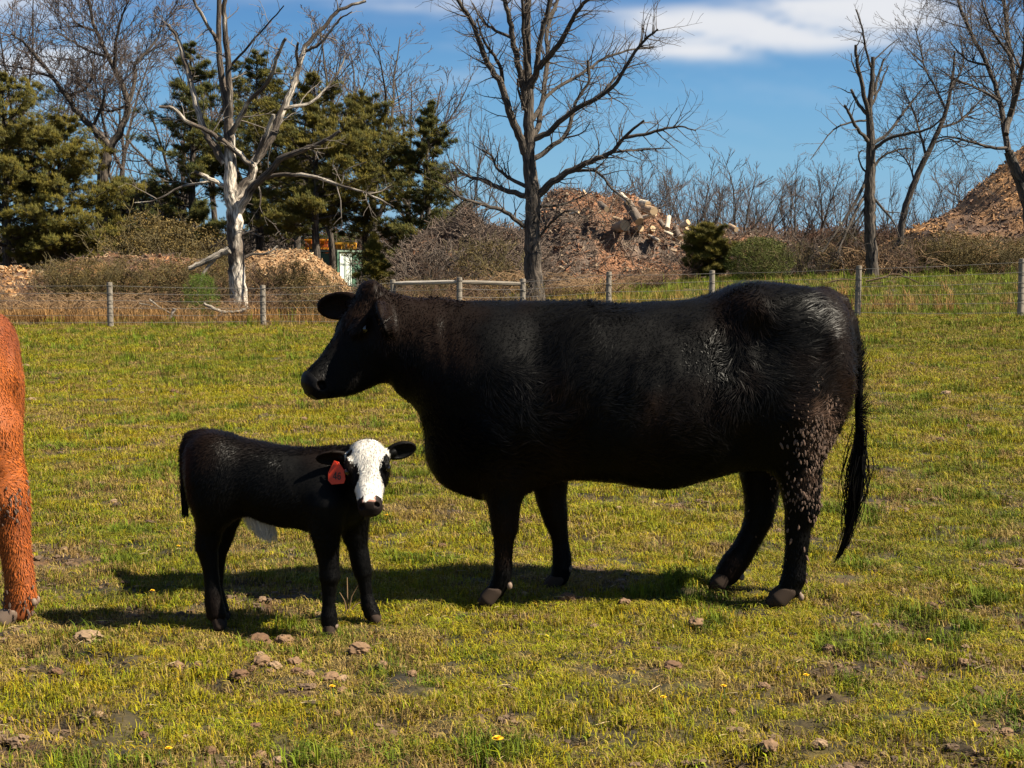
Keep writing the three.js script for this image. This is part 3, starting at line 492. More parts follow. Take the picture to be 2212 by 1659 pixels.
  mesh('body', body, blackCoat, grp); mesh('coat_hair', hg, blackHair, grp).userData.kind = 'stuff';
  for (const s of [-1, 1]) { const e = new THREE.SphereGeometry(.0155, 18, 12), q = H(.125, -.030, s * .0795).sub(g0); e.translate(q.x, q.y, q.z); mesh('eye', e, eyeMat, grp); }
  for (const l of legDefs) { const t = at(l.hoof[0], l.hoof[1], l.z), e = at(l.hoof[2], l.hoof[3], l.z); e.y = .004; hoof(grp, t, e, l.hoof[4] * k, hornMat, g0); if (l.dew) for (const s of [-1, 1]) { const q = at(l.dew[0], l.dew[1], l.z); q.z += s * .012; dewclaw(grp, q, .009, g0); } }
  { // white hair under the belly, and the brush of the tail
    const nv = new GB(), rng = RNG(44), c = (q) => [.62 * q, .57 * q, .50 * q];
    for (let i = 0; i < 900; i++) { const t = rng(), a = at(lerp(518, 592, t), lerp(1094, 1130, t), zc).add(V(0, 0, (rng() - .5) * .06)), e = at(lerp(538, 592, t) + (rng() - .5) * 22, lerp(1130, 1168, Math.min(1, t * 1.5 + .1)) - rng() * 26 + 6, zc).add(V(0, 0, (rng() - .5) * .05)), m = a.clone().lerp(e, .5).add(V((rng() - .5) * .01, 0, 0)), q = .7 + .4 * rng(), cc = c(q); nv.tube([a, m, e], [.0020, .0016, .0004], 3, () => cc); }
    const m = mesh('belly_hair', shift(nv.build(), g0), blackHair, grp); m.userData.label = 'white hair hanging below the belly';
    const tb = new GB(); for (let i = 0; i < 260; i++) { const a = at(398 + (rng() - .5) * 13, 1040 + rng() * 40, zc).add(V(0, 0, (rng() - .5) * .03)), e = at(400 + (rng() - .5) * 14, 1085 + rng() * 36, zc).add(V(0, 0, (rng() - .5) * .02)); const cc = tone(a, Z, rng); tb.tube([a, a.clone().lerp(e, .5), e], [.003, .0025, .0006], 3, () => cc); }
    mesh('tail_brush', shift(tb.build(), g0), blackHair, grp);
  }
  { // ear tag
    const O = at(727, 1022, -5.795), P2 = (x, y) => [(x - 727) * 5.795 / F, -(y - 1022) * 5.795 / F];
    const tg = new THREE.Group(); tg.name = 'ear_tag'; tg.userData.label = 'orange ear tag with the number 46'; grp.add(tg); tg.position.copy(O).sub(g0); tg.rotation.set(-.06, -.22, -.05);
    const sh = new THREE.Shape(); [[720, 996], [730, 998], [744, 1016], [747, 1034], [744, 1043], [717, 1047], [709, 1039], [708, 1023]].forEach(([x, y], i) => { const q = P2(x, y); i ? sh.lineTo(...q) : sh.moveTo(...q); });
    const pg = new THREE.ExtrudeGeometry(sh, { depth: .0018, bevelEnabled: true, bevelSize: .0012, bevelThickness: .0008, bevelSegments: 2 });
    mesh('plate', pg, mat(.60, .035, .006, .45), tg);
    const font = await new FontLoader().loadAsync('fonts/droid/droid_sans_bold.typeface.json');
    const tx = new TextGeometry('46', { font, size: .026, depth: .0008, curveSegments: 6 }); tx.computeBoundingBox(); const bb = tx.boundingBox; tx.scale(.88, 1.15, 1); tx.translate(-.0145, -.026, .0028);
    mesh('number', tx, mat(.008, .006, .006, .6), tg);
    const pin = new THREE.CylinderGeometry(.006, .006, .006, 14); pin.rotateX(Math.PI / 2); pin.translate(P2(725, 1002)[0], P2(725, 1002)[1], .004); mesh('pin', pin, mat(.5, .03, .006, .4), tg);
  }
}
// ------------------------------------------------------------------ clods of earth in the pasture
{
  const rng = RNG(201), geos = []; for (let v = 0; v < 5; v++) { const g = new THREE.IcosahedronGeometry(1, 4), p = g.attributes.position; for (let i = 0; i < p.count; i++) { const x = p.getX(i), y = p.getY(i), z = p.getZ(i), k = .62 + .58 * fbm(x * 1.5 + v * 9, y * 1.5, z * 1.5 + 4, 3) + .36 * (noise(x * 4 + v, y * 4, z * 4) - .5) + .22 * (noise(x * 10 + v, y * 10, z * 10) - .5); p.setXYZ(i, x * k * 1.05, y * k * .72, z * k); } g.computeVertexNormals(); const cc = new Float32Array(p.count * 3); for (let i = 0; i < p.count; i++) { const f = .5 + .75 * fbm(p.getX(i) * 5 + v, p.getY(i) * 5, p.getZ(i) * 5 + 2, 3); cc.set([f, f * .97, f * .93], i * 3); } g.setAttribute('color', new THREE.BufferAttribute(cc, 3)); geos.push(g); }
  const tones = [[.19, .115, .062], [.125, .068, .035], [.26, .175, .105], [.085, .046, .025]].map(([r, g, b]) => new THREE.MeshStandardMaterial({ color: lin(r, g, b), vertexColors: true, roughness: .95 }));
  let n = 0;
  const clod = (px, py, r, tone, label, group) => { const p = onGround(px, py), s = r * 1.25 * -p.z / F, m = mesh('dirt_clod', geos[n % 5], tones[tone], null); m.position.set(p.x, p.y + s * .34, p.z); m.scale.set(s * 1.15, s, s); m.rotation.y = n * 1.9; n++; spot(p.x, p.z, s * 1.05); tag(m, label.replace('dirt clod', ['tan', 'brown', 'pale', 'dark brown'][tone] + ' dirt clod'), 'clod', group); };
  clod(187, 1392, 24, 2, 'big pale stone-like clod near the red cow hoof');
  const G = 'dirt clods scattered in the grass', near = 'crumbly dirt clod in the grass in front of the calf', right = 'dirt clod in the grass at the lower right of the cow', leftL = 'dirt clod in the lower left foreground grass';
  [[382, 1450, 14, 0], [558, 1395, 20, 1], [614, 1390, 15, 0], [431, 1410, 7, 2], [428, 1447, 11, 1], [452, 1435, 6, 2], [565, 1438, 15, 0], [592, 1448, 12, 2], [636, 1440, 14, 0], [516, 1470, 15, 1], [667, 1468, 11, 0], [715, 1472, 15, 0], [738, 1473, 11, 2], [738, 1496, 10, 0], [777, 1412, 18, 0], [826, 1450, 14, 0], [890, 1462, 9, 0], [561, 1420, 9, 2], [585, 1455, 9, 0], [640, 1455, 10, 1], [660, 1395, 8, 0], [545, 1450, 8, 1]].forEach((q) => clod(...q, near, G));
  [[212, 1556, 9, 2], [343, 1578, 7, 2], [403, 1600, 8, 2], [308, 1594, 10, 1], [452, 1628, 12, 1], [120, 1460, 11, 1], [70, 1430, 9, 1], [551, 1584, 11, 1], [724, 1552, 12, 0], [560, 1640, 13, 0], [600, 1648, 10, 2]].forEach((q) => clod(...q, leftL, G));
  [[1502, 1358, 15, 0], [1452, 1446, 16, 1], [1791, 1410, 12, 0], [1660, 1628, 17, 0], [1770, 1613, 13, 2], [2122, 1588, 13, 1], [2174, 1592, 13, 0], [1650, 1490, 11, 0], [1579, 1542, 9, 0], [2010, 1320, 12, 1], [2080, 1440, 10, 0], [1990, 1470, 9, 1], [1850, 1560, 9, 0], [1130, 1290, 8, 2], [1225, 1300, 14, 1], [1350, 1310, 12, 0]].forEach((q) => clod(...q, right, G));
  const far = 'small dirt clod in the middle of the pasture'; for (let i = 0; i < 46; i++) { const px = rng() * 2211, py = lerp(760, 1200, rng()); if (px > 820 && px < 1800 && py < 1080) continue; if (px > 380 && px < 840 && py > 930) continue; clod(px, py, 4 + 4 * rng(), (rng() * 4) | 0, far, 'small clods across the pasture'); }
}
// ------------------------------------------------------------------ grass
function instanced(name, geo, material, list, parent, kind = 'stuff') { // list of [Matrix4 elements (16) ..., colour]
  const m = new THREE.InstancedMesh(geo, material, list.length), M = new THREE.Matrix4(), c = new THREE.Color();
  list.forEach((q, i) => { m.setMatrixAt(i, q[0]); c.setRGB(q[1][0], q[1][1], q[1][2]); m.setColorAt(i, c); });
  m.castShadow = m.receiveShadow = true; m.userData.kind = kind;
  if (parent) { m.name = name; parent.add(m); } else { m.name = numbered(name); scene.add(m); }
  return m;
}
function tuft(seed, blades, len, width, spread, bend, upright = .6) {
  const rng = RNG(seed), g = new GB();
  for (let i = 0; i < blades; i++) {
    const a = rng() * 6.283, r = Math.sqrt(rng()) * spread, x = Math.cos(a) * r, z = Math.sin(a) * r, ya = rng() * 6.283, L = len * (.45 + .75 * rng()), bd = bend * (.4 + 1.0 * rng()), dx = Math.cos(ya), dz = Math.sin(ya), w = width * (.6 + .7 * rng()), sx = -dz * w, sz = dx * w;
    const y1 = L * .5 * upright + L * .25, o1 = L * bd * .28, y2 = L * (1 - bd * .45), o2 = L * bd, v = .5 + .95 * rng(), c = [v, v, v * .9], ny = .75, nx = -dx * .66, nz = -dz * .66;
    const A = g.vert(x + sx, -.006, z + sz, nx, ny, nz, c), B = g.vert(x - sx, -.006, z - sz, nx, ny, nz, c), C = g.vert(x + dx * o1 + sx * .85, y1, z + dz * o1 + sz * .85, nx, ny, nz, c), D = g.vert(x + dx * o1 - sx * .85, y1, z + dz * o1 - sz * .85, nx, ny, nz, c), T = g.vert(x + dx * o2, Math.max(y2, .01), z + dz * o2, nx, ny, nz, c);
    g.i.push(A, D, B, A, C, D, C, T, D);
  }
  const q = g.build(); q.deleteAttribute('normal'); q.computeVertexNormals(); return q;
}
const bladeMat = new THREE.MeshPhysicalMaterial({ vertexColors: true, roughness: .75, side: THREE.DoubleSide, transmission: .12, thickness: 0, specularIntensity: .35 });
{
  const rng = RNG(5), kinds = [tuft(1, 26, .040, .0013, .055, .8), tuft(2, 24, .032, .0014, .06, 1.0, .4), tuft(3, 18, .062, .0015, .035, .65), tuft(8, 12, .026, .0036, .05, 1.0, .3)], lists = [[], [], [], []];
  const M = new THREE.Matrix4(), Q = new THREE.Quaternion(), E = new THREE.Euler(), P = V(), S = V();
  const put = (x, z, s) => {
    const b = dirt(x, z); if (covered(x, z) || (pockAt(x, z)[1] > .5 && rng() < .8) || rng() < b * .62 - .05 || rng() > .30 + 1.25 * sstep(.28, .62, noise(x * 11 + 3, z * 11) * .6 + noise(x * 4.2, z * 4.2 + 7) * .4)) return;
    const dry = fbm(x * 2.1 + 30, z * 2.1, 0, 3), lush = fbm(x * 2.3 + 70, z * 2.3 + 3, 0, 3), big = fbm(x * .55 + 11, z * .4 + 5, 0, 3), d = -z, r = rng();
    let c, hs = (.55 + .4 * rng()) * (.45 + 1.25 * noise(x * 5 + 9, z * 5));
    if (rng() < .13 + .5 * sstep(.52, .72, dry) + b * .5) c = r < .6 ? [.28, .195, .06] : [.17, .105, .036];        // dead blades
    else if (lush > .66 && r < .7) { c = [.085 + .03 * rng(), .115 + .03 * rng(), .006]; hs *= 1.3; }
    else if (r < .30 + .6 * sstep(.38, .62, big)) c = [.19 + .09 * rng(), .168 + .07 * rng(), .003];
    else c = [.105 + .05 * rng(), .118 + .04 * rng(), .003];
    if (d > 40.2) { hs *= 2.4; if (x > 2) c = rng() < .30 ? [.30, .22, .075] : [.12 + .05 * rng(), .165 + .03 * rng(), .014]; else if (rng() < .6) c = [.22, .15, .07]; }
    const k = c[2] > .04 ? (rng() < .6 ? 1 : 0) : lush > .68 ? (rng() < .55 ? 2 : 0) : rng() < .1 ? 3 : rng() < .55 ? 0 : 1;
    P.set(x, terrain(x, z), z); E.set((rng() - .5) * .3, rng() * 6.283, (rng() - .5) * .3); Q.setFromEuler(E); S.set(s, s * hs, s); lists[k].push([new THREE.Matrix4().compose(P, Q, S), c]);
  };
  const band = (d0, d1, dens, s) => { const area = (w) => w; const n = Math.round(dens * (d1 - d0) * ((.45 * (d0 + d1) / 2 + 1.2) * 2)); for (let i = 0; i < n; i++) { const d = d0 + (d1 - d0) * rng(), hw = .45 * d + 1.2; put((rng() * 2 - 1) * hw, -d, s * (.8 + .45 * rng())); } };
  band(2.6, 5.5, 1250, 1); band(5.5, 8, 1250, 1.0); band(8, 12, 820, 1.2); band(12, 18, 460, 1.5); band(18, 27, 250, 1.9); band(27, 40.2, 150, 2.5); band(40.2, 47, 75, 2.6); band(47, 56, 40, 2.8);
  ['pasture_grass', 'dead_grass', 'tall_grass_tufts', 'clover_leaves'].forEach((n, i) => tag(instanced(n, kinds[i], bladeMat, lists[i]), ['short yellow green pasture grass', 'matted dry pasture grass', 'longer darker grass tufts in the pasture', 'low broad leaves among the pasture grass'][i], 'grass', null, 'stuff'));
  console.log('grass', lists.map((l) => l.length).join(' '));
}
// ------------------------------------------------------------------ trees
const barkBump = noiseTexture(256, (u, v) => { const n = tile(u, v, 14, (x, y) => fbm(x + 20, y * .35 + 20, 0, 4)); return [n, n, n]; }, false);
const barkMap = noiseTexture(256, (u, v) => { const n = tile(u, v, 14, (x, y) => fbm(x * 1.6 + 20, y * .35 + 20, 0, 4)), k = clamp(n * 2.2 - .35, .22, 1); return [k, k, k]; });
const barkMat = new THREE.MeshStandardMaterial({ vertexColors: true, roughness: .9, map: barkMap, bumpMap: barkBump, bumpScale: .08 });
const twigMat = new THREE.MeshStandardMaterial({ vertexColors: true, roughness: .9 });
const tmpA = V(), tmpB = V();
function smooth(pts, rad, per, jit, rng) {                         // Catmull-Rom through the points, with a little crookedness
  const c = new THREE.CatmullRomCurve3(pts, false, 'centripetal'), n = (pts.length - 1) * per, P = [], R = [];
  for (let i = 0; i <= n; i++) { const t = i / n, p = c.getPoint(t), q = t * (rad.length - 1), k = Math.min(q | 0, rad.length - 2), r = lerp(rad[k], rad[k + 1], q - k); if (i && i < n) p.add(V((rng() - .5) * jit * (r + .02), (rng() - .5) * jit * (r + .02), (rng() - .5) * jit * (r + .02))); P.push(p); R.push(r * (i && i < n ? .965 + .07 * rng() : 1)); }
  return [P, R];
}
function sprout(gb, p, dir, len, r, level, cfg, rng, col) {        // a branch with its own branches
  const n = level === 0 ? 7 : level === 1 ? 5 : 3, P = [p.clone()], R = [r], d = dir.clone().normalize();
  for (let i = 1; i <= n; i++) { d.x += (rng() - .5) * cfg.wander; d.y += (rng() - .5) * cfg.wander + cfg.up; d.z += (rng() - .5) * cfg.wander; d.normalize(); P.push(P[i - 1].clone().addScaledVector(d, len / n)); R.push(Math.max(r * (1 - .78 * i / n), cfg.min)); }
  gb.tube(P, R, level === 0 && r > .05 ? 6 : level < 2 && r > .02 ? 4 : 3, col);
  if (level >= cfg.depth) return;
  const kids = cfg.kids[level];
  for (let k = 0; k < kids; k++) {
    const t = lerp(cfg.from, 1, (k + rng()) / kids), q = t * n, i = Math.min(q | 0, n - 1), o = P[i].clone().lerp(P[i + 1], q - i), f = tmpA.copy(P[i + 1]).sub(P[i]).normalize().clone();
    const side = tmpB.set(rng() - .5, rng() - .5, rng() - .5).addScaledVector(f, -tmpB.dot(f)).normalize(), a = cfg.angle * (.65 + .7 * rng()), nd = f.clone().multiplyScalar(Math.cos(a)).addScaledVector(side, Math.sin(a));
    sprout(gb, o, nd, len * cfg.ratio * (.55 + .7 * rng()) * (1.15 - .5 * t), lerp(R[i], R[i + 1], q - i) * .62, level + 1, cfg, rng, col);
  }
}
function heroTree(name, label, z, trunk, limbs, colT, colW, cfg, seed, group) {
  const rng = RNG(seed), k = -z / F, base = at(trunk[0][0], trunk[0][1], z); base.y = terrain(base.x, z);
  const t = thing(name, label, 'tree', base, group), tg = new GB(), wg = new GB();
  const conv = (list, zs) => list.map((q, i) => { const dist = i ? Math.hypot(q[0] - list[0][0], q[1] - list[0][1]) * k : 0; return at(q[0], q[1], z + zs * dist + (q[3] || 0)); });
  const tp = conv(trunk, 0); tp[0].y = base.y - .15;
  const [P, R] = smooth(tp, trunk.map((q) => q[2] * k), 5, .25, rng);
  R[0] *= 1.35; R[1] *= 1.18; R[2] *= 1.06;
  tg.tube(P, R, 14, colT);
  limbs.forEach((l, n) => {
    const zs = l.zs !== undefined ? l.zs : (rng() < .5 ? -1 : 1) * (.2 + .5 * rng()), p = conv(l.p.map((q, i) => [q[0], q[1]]), zs), r = p.map((_, i) => lerp(l.r[0], l.r[1], i / (p.length - 1)) * k);
    const [LP, LR] = smooth(p, r, 4, .55, rng); tg.tube(LP, LR, l.r[0] > 5 ? 9 : 6, colT, true);
    const len = LP.reduce((s, q, i) => i ? s + q.distanceTo(LP[i - 1]) : 0, 0), m = Math.round(len * cfg.per * (l.bare ? .25 : 1));
    for (let i = 0; i < m; i++) {
      const q = lerp(.15, 1, rng()) * (LP.length - 1.01), j = q | 0, f = LP[j + 1].clone().sub(LP[j]).normalize(), side = V(rng() - .5, rng() - .5, rng() - .5); side.addScaledVector(f, -side.dot(f)).normalize();
      const a = .5 + .7 * rng(), d = f.multiplyScalar(Math.cos(a)).addScaledVector(side, Math.sin(a));
      sprout(wg, LP[j].clone().lerp(LP[j + 1], q - j), d, cfg.len * (.4 + .9 * rng()), Math.min(LR[j] * .5, cfg.r), 1, cfg, rng, colW);
    }
  });
  mesh('trunk', shift(tg.build(), base), barkMat, t); mesh('crown', shift(wg.build(), base), twigMat, t);
  return t;
}
const deadPale = (x, y, z) => { const b = fbm(x * 2.2 + 40, y * .9, z * 2.2, 3), s = sstep(.50, .58, b + (y < 2.0 && x > -8.47 ? .16 : 0) - (y > 2 && y < 3.6 ? .04 : 0)), f = .8 + .4 * noise(x * 14, y * 5, z * 14); return [lerp(.12, .66, s) * f, lerp(.09, .57, s) * f, lerp(.068, .47, s) * f]; };
const greyBark = (x, y, z) => { const f = .35 + 1.3 * fbm(x * 11, y * 2.5, z * 11, 3); return [.105 * f, .081 * f, .062 * f]; };
const darkTwig = (x, y, z) => { const f = .6 + .8 * noise(x * 3, y * 3, z * 3); return [.062 * f, .047 * f, .037 * f]; };
const paleTwig = (x, y, z) => { const f = .6 + .8 * noise(x * 2, y * 2, z * 2); return [.17 * f, .14 * f, .115 * f]; };
const deadCfg = { per: 1.5, len: 1.1, r: .022, wander: .55, up: .02, kids: [5, 4, 0], depth: 2, from: .25, angle: .8, ratio: .45, min: .005 };

heroTree('dead_tree', 'bleached dead tree with peeling bark and broken limbs', -44,
  [[517, 664, 20], [513, 610, 18.5], [510, 553, 17.5], [508, 490, 18], [504, 440, 17], [498, 410, 15], [497, 360, 13], [494, 284, 11], [490, 233, 8.5], [478, 167, 7], [472, 93, 6], [473, 0, 5], [476, -90, 3]],
  [{ p: [[494, 275], [497, 217], [492, 133], [484, 50], [485, 0], [490, -60]], r: [8, 4], zs: .15 }, { p: [[500, 290], [514, 260], [540, 217], [584, 167], [600, 117], [617, 83]], r: [6, 3] }, { p: [[492, 150], [540, 95], [580, 50], [613, 12]], r: [3, 1.2], zs: .5 },
    { p: [[506, 430], [540, 385], [547, 353], [584, 300], [610, 240], [634, 183], [647, 143], [660, 100], [700, 57], [734, 22], [790, 2]], r: [11, 3], zs: -.2 }, { p: [[613, 235], [667, 223], [700, 197], [734, 147], [745, 120]], r: [4, 1.6], zs: -.4 }, { p: [[645, 143], [640, 110], [643, 92]], r: [4, 2.5] }, { p: [[660, 110], [690, 95], [735, 40], [760, 25]], r: [3.5, 1.2] }, { p: [[550, 348], [567, 310], [582, 270], [590, 247]], r: [6, 4], bare: true, zs: .3 },
    { p: [[547, 362], [520, 337], [477, 303], [447, 283], [400, 260], [373, 233], [343, 230]], r: [6.5, 3], zs: .25 }, { p: [[485, 352], [465, 320], [447, 290], [424, 227], [407, 160], [387, 93], [372, 65], [360, 53]], r: [9, 3], zs: -.1 },
    { p: [[510, 465], [540, 413], [570, 383], [617, 337], [667, 320], [700, 305], [734, 283]], r: [10, 3], zs: .35 }, { p: [[568, 385], [620, 377], [684, 383], [744, 404], [797, 420], [850, 447]], r: [5, 1.5], zs: .5 }, { p: [[700, 388], [735, 400], [745, 370], [790, 350]], r: [2.4, 1], zs: .5 }, { p: [[484, 402], [460, 390], [440, 380], [420, 370]], r: [5.5, 4], bare: true, zs: .3 }, { p: [[452, 392], [393, 403], [333, 433], [290, 438]], r: [3, 1.2], zs: .2 }, { p: [[472, 95], [450, 57], [417, 0], [410, -20]], r: [4.5, 2.5] }, { p: [[530, 440], [556, 400], [562, 430], [560, 450]], r: [2.5, 1.5] }, { p: [[500, 520], [530, 505], [556, 497]], r: [3.5, 2.4] }, { p: [[520, 560], [545, 548], [575, 548], [600, 530]], r: [4, 1.5] }],
  deadPale, paleTwig, { ...deadCfg, per: 1.3 }, 21);
heroTree('dead_tree', 'tall dark dead tree with dense branching rising behind the cow', -46,
  [[1155, 640, 22], [1151, 560, 18.5], [1151, 500, 17], [1150, 417, 16], [1143, 350, 14], [1142, 283, 12], [1142, 217, 10], [1138, 117, 8], [1139, 33, 7], [1142, -20, 6], [1146, -120, 3]],
  [{ p: [[1139, 335], [1121, 294], [1101, 240], [1084, 183], [1054, 140], [1037, 93], [1014, 37], [987, 0], [970, -30]], r: [9.5, 3] }, { p: [[1084, 183], [1081, 143], [1061, 113], [1041, 80], [1030, 40]], r: [5, 2] }, { p: [[1107, 83], [1060, 60], [1044, 47], [1020, 7]], r: [3.5, 2] }, { p: [[1134, 238], [1127, 183], [1117, 133], [1107, 83], [1099, 33], [1090, 0], [1085, -60]], r: [8, 4], zs: .2 }, { p: [[1140, 160], [1133, 100], [1128, 30], [1130, -40]], r: [5, 3] },
    { p: [[1146, 190], [1161, 150], [1181, 127], [1211, 90], [1237, 40], [1261, 7], [1290, -20]], r: [8, 3] }, { p: [[1157, 150], [1171, 67], [1184, 20], [1190, -60]], r: [6, 4] }, { p: [[1152, 300], [1164, 260], [1174, 200], [1182, 133], [1181, 67], [1204, 0], [1215, -50]], r: [6.5, 3.5], zs: -.6 }, { p: [[1148, 302], [1181, 287], [1237, 240], [1288, 213], [1331, 177], [1371, 113], [1400, 80], [1421, 63]], r: [7, 1.8] }, { p: [[1150, 260], [1187, 200], [1254, 160], [1304, 127], [1354, 110], [1411, 103]], r: [5, 1.6] }, { p: [[1300, 205], [1350, 150], [1395, 135]], r: [2.5, 1] },
    { p: [[1148, 345], [1187, 320], [1221, 290], [1237, 243], [1244, 217], [1271, 177], [1271, 133]], r: [6, 2.4] }, { p: [[1158, 425], [1194, 394], [1237, 367], [1288, 343], [1324, 327], [1348, 297], [1391, 260]], r: [9, 2.4], zs: .3 }, { p: [[1346, 298], [1404, 287], [1440, 277], [1471, 274], [1503, 282]], r: [4, 1.2], zs: .3 }, { p: [[1322, 328], [1388, 323], [1448, 320]], r: [3, 1] }, { p: [[1235, 368], [1288, 370], [1321, 407], [1354, 434], [1372, 470]], r: [3.5, 1.2], zs: .4 }, { p: [[1140, 424], [1087, 410], [1037, 387], [1004, 377], [975, 350]], r: [6.5, 2] }, { p: [[1138, 404], [1104, 387], [1071, 360], [1061, 337], [1041, 323]], r: [4.5, 2] },
    { p: [[1140, 490], [1124, 484], [1091, 457], [1047, 444], [1001, 430], [981, 417], [961, 400]], r: [5.5, 2], zs: .5 }, { p: [[1160, 446], [1211, 443], [1267, 420]], r: [3.5, 1.4] }, { p: [[1142, 250], [1120, 200], [1118, 170]], r: [3, 2] }, { p: [[1160, 520], [1190, 480], [1230, 455], [1262, 470]], r: [3, 1.2] }, { p: [[1215, 300], [1260, 285], [1275, 262]], r: [2, 1] }, { p: [[1270, 160], [1268, 130]], r: [2.5, 2] }, { p: [[1172, 50], [1185, 35], [1200, 20]], r: [5, 4.5], bare: true }],
  greyBark, darkTwig, { ...deadCfg, per: 6.5, len: 1.15 }, 22);
heroTree('dead_tree', 'slim dead tree with snapped top branches near the mulch heap', -50,
  [[1885, 606, 14.5], [1882, 553, 13], [1878, 480, 12.5], [1878, 434, 12.5], [1880, 367, 11], [1880, 300, 9], [1878, 233, 7], [1883, 183, 5.5], [1885, 123, 4]],
  [{ p: [[1876, 250], [1858, 167], [1850, 125], [1848, 97]], r: [5, 3] }, { p: [[1860, 175], [1842, 140], [1838, 115]], r: [2, 1] }, { p: [[1873, 247], [1851, 220], [1838, 193]], r: [4, 2.6] }, { p: [[1881, 145], [1868, 97], [1861, 57], [1848, 20]], r: [2.6, 1.2] }, { p: [[1886, 132], [1911, 107], [1941, 83]], r: [2, .9] }, { p: [[1886, 205], [1898, 160], [1909, 127]], r: [3.4, 2] }, { p: [[1884, 225], [1903, 180], [1918, 143]], r: [3, 1.4] }, { p: [[1882, 312], [1918, 287], [1948, 247], [1975, 213], [2008, 173]], r: [4.5, 1.5] }, { p: [[1884, 325], [1918, 300], [1968, 287], [2008, 277], [2041, 250]], r: [4.5, 1.6] }, { p: [[1878, 310], [1851, 277], [1835, 247], [1824, 227]], r: [4.5, 2.4] }, { p: [[1876, 259], [1835, 265], [1801, 280], [1775, 310], [1751, 344]], r: [2.4, 1] },
    { p: [[1882, 375], [1898, 344], [1941, 323], [1970, 320]], r: [4, 1.2] }, { p: [[1876, 380], [1860, 360], [1855, 330], [1862, 325]], r: [2.4, 1.4] }, { p: [[1872, 385], [1841, 447], [1808, 497], [1775, 545]], r: [4, 1.6], zs: .3 }, { p: [[1870, 420], [1835, 484], [1808, 547]], r: [4, 1.4], zs: .5 }, { p: [[1874, 440], [1850, 475], [1800, 520]], r: [3, 1], zs: .2 }, { p: [[1884, 425], [1915, 460], [1930, 480], [1945, 520]], r: [3, 1.2], zs: .3 }],
  greyBark, darkTwig, { ...deadCfg, per: 2.6, len: .9 }, 23);
const liveCfg = { per: 2.6, len: 1.7, r: .022, wander: .38, up: .05, kids: [6, 7, 4], depth: 3, from: .2, angle: .62, ratio: .46, min: .0055 };
heroTree('budding_tree', 'slender leaning tree with fine budding twigs right of the slim dead tree', -56,
  [[1938, 585, 8], [1942, 553, 7.5], [1948, 484, 7.5], [1965, 417, 7], [1995, 350, 6.3], [2021, 294, 5.5], [2041, 247, 4.6], [2056, 174, 3.4], [2062, 110, 2]],
  [{ p: [[2000, 340], [1985, 280], [1972, 240], [1950, 190]], r: [3, 1.2] }, { p: [[2045, 240], [2022, 195], [1995, 140], [1985, 90], [1975, 55]], r: [3, 1] }, { p: [[2050, 200], [2080, 140], [2075, 80]], r: [2.6, 1] }, { p: [[2030, 275], [2075, 260], [2110, 225], [2130, 200]], r: [3, 1.2] }, { p: [[1975, 395], [1960, 350], [1930, 320]], r: [2.4, 1] }, { p: [[2012, 310], [2050, 300], [2080, 318], [2100, 300]], r: [2.2, .8] }],
  greyBark, darkTwig, { ...liveCfg, per: 8.5, len: 2.0, depth: 3, kids: [6, 6, 3], min: .0065 }, 24);
heroTree('budding_tree', 'large bare budding tree at the right edge above the mulch heap', -52,
  [[2236, 610, 14], [2230, 520, 13], [2215, 430, 12], [2195, 370, 11], [2178, 327, 10]],
  [{ p: [[2178, 327], [2168, 267], [2155, 200], [2125, 127], [2091, 60], [2068, 0], [2055, -50]], r: [7, 2.4] }, { p: [[2176, 320], [2140, 318], [2090, 305], [2050, 295], [2020, 300]], r: [4, 1.2] }, { p: [[2172, 290], [2190, 200], [2180, 110], [2170, 20], [2165, -60]], r: [7, 3] }, { p: [[2180, 250], [2205, 160], [2215, 70], [2212, -40]], r: [6, 3] }, { p: [[2210, 400], [2235, 300], [2250, 180], [2240, 60]], r: [8, 3] }, { p: [[2160, 220], [2110, 190], [2060, 170], [2030, 150]], r: [3.5, 1] }, { p: [[2130, 140], [2090, 130], [2050, 90]], r: [3, 1] }, { p: [[2180, 120], [2140, 60], [2120, 0]], r: [3.4, 1.2] }, { p: [[2205, 150], [2170, 80], [2150, 30]], r: [3, 1] }],
  greyBark, darkTwig, { ...liveCfg, per: 5.2, len: 2.0, depth: 3, kids: [6, 6, 3], min: .0065 }, 25);
const oakTwig = (x, y, z) => { const f = .65 + .7 * noise(x * 2, y * 2, z * 2); return [.080 * f, .058 * f, .049 * f]; };
heroTree('bare_oak', 'bare oak with a forked trunk above the left pines', -66,
  [[216, 590, 14], [218, 480, 13], [221, 394, 12.5], [230, 333, 12], [240, 315, 11.5]],
  [{ p: [[236, 318], [200, 277], [167, 243], [143, 207], [113, 167], [73, 117], [48, 90], [23, 73]], r: [8, 1.8], zs: .15 }, { p: [[240, 315], [264, 277], [277, 227], [260, 177], [234, 123], [207, 67], [190, 0], [186, -30]], r: [8.5, 2.2], zs: -.1 }, { p: [[276, 222], [293, 167], [290, 140], [320, 113], [360, 93]], r: [5, 1.4] }, { p: [[143, 207], [185, 190], [200, 150], [192, 120]], r: [4, 1.2] }, { p: [[200, 277], [225, 210], [222, 185]], r: [4, 1.6] }, { p: [[234, 123], [190, 110], [150, 85], [125, 72]], r: [3.5, 1] }, { p: [[247, 150], [250, 90], [262, 40], [280, -5]], r: [4, 1.2] }, { p: [[207, 67], [165, 50], [140, 10]], r: [3, 1] }, { p: [[277, 227], [240, 240], [205, 235]], r: [4, 1.4] }, { p: [[113, 167], [60, 150], [0, 140]], r: [3, 1] }, { p: [[290, 140], [340, 80], [350, 40]], r: [3, 1] }],
  greyBark, oakTwig, { ...liveCfg, per: 5, len: 2.6, depth: 3, kids: [6, 7, 4], min: .011 }, 26);

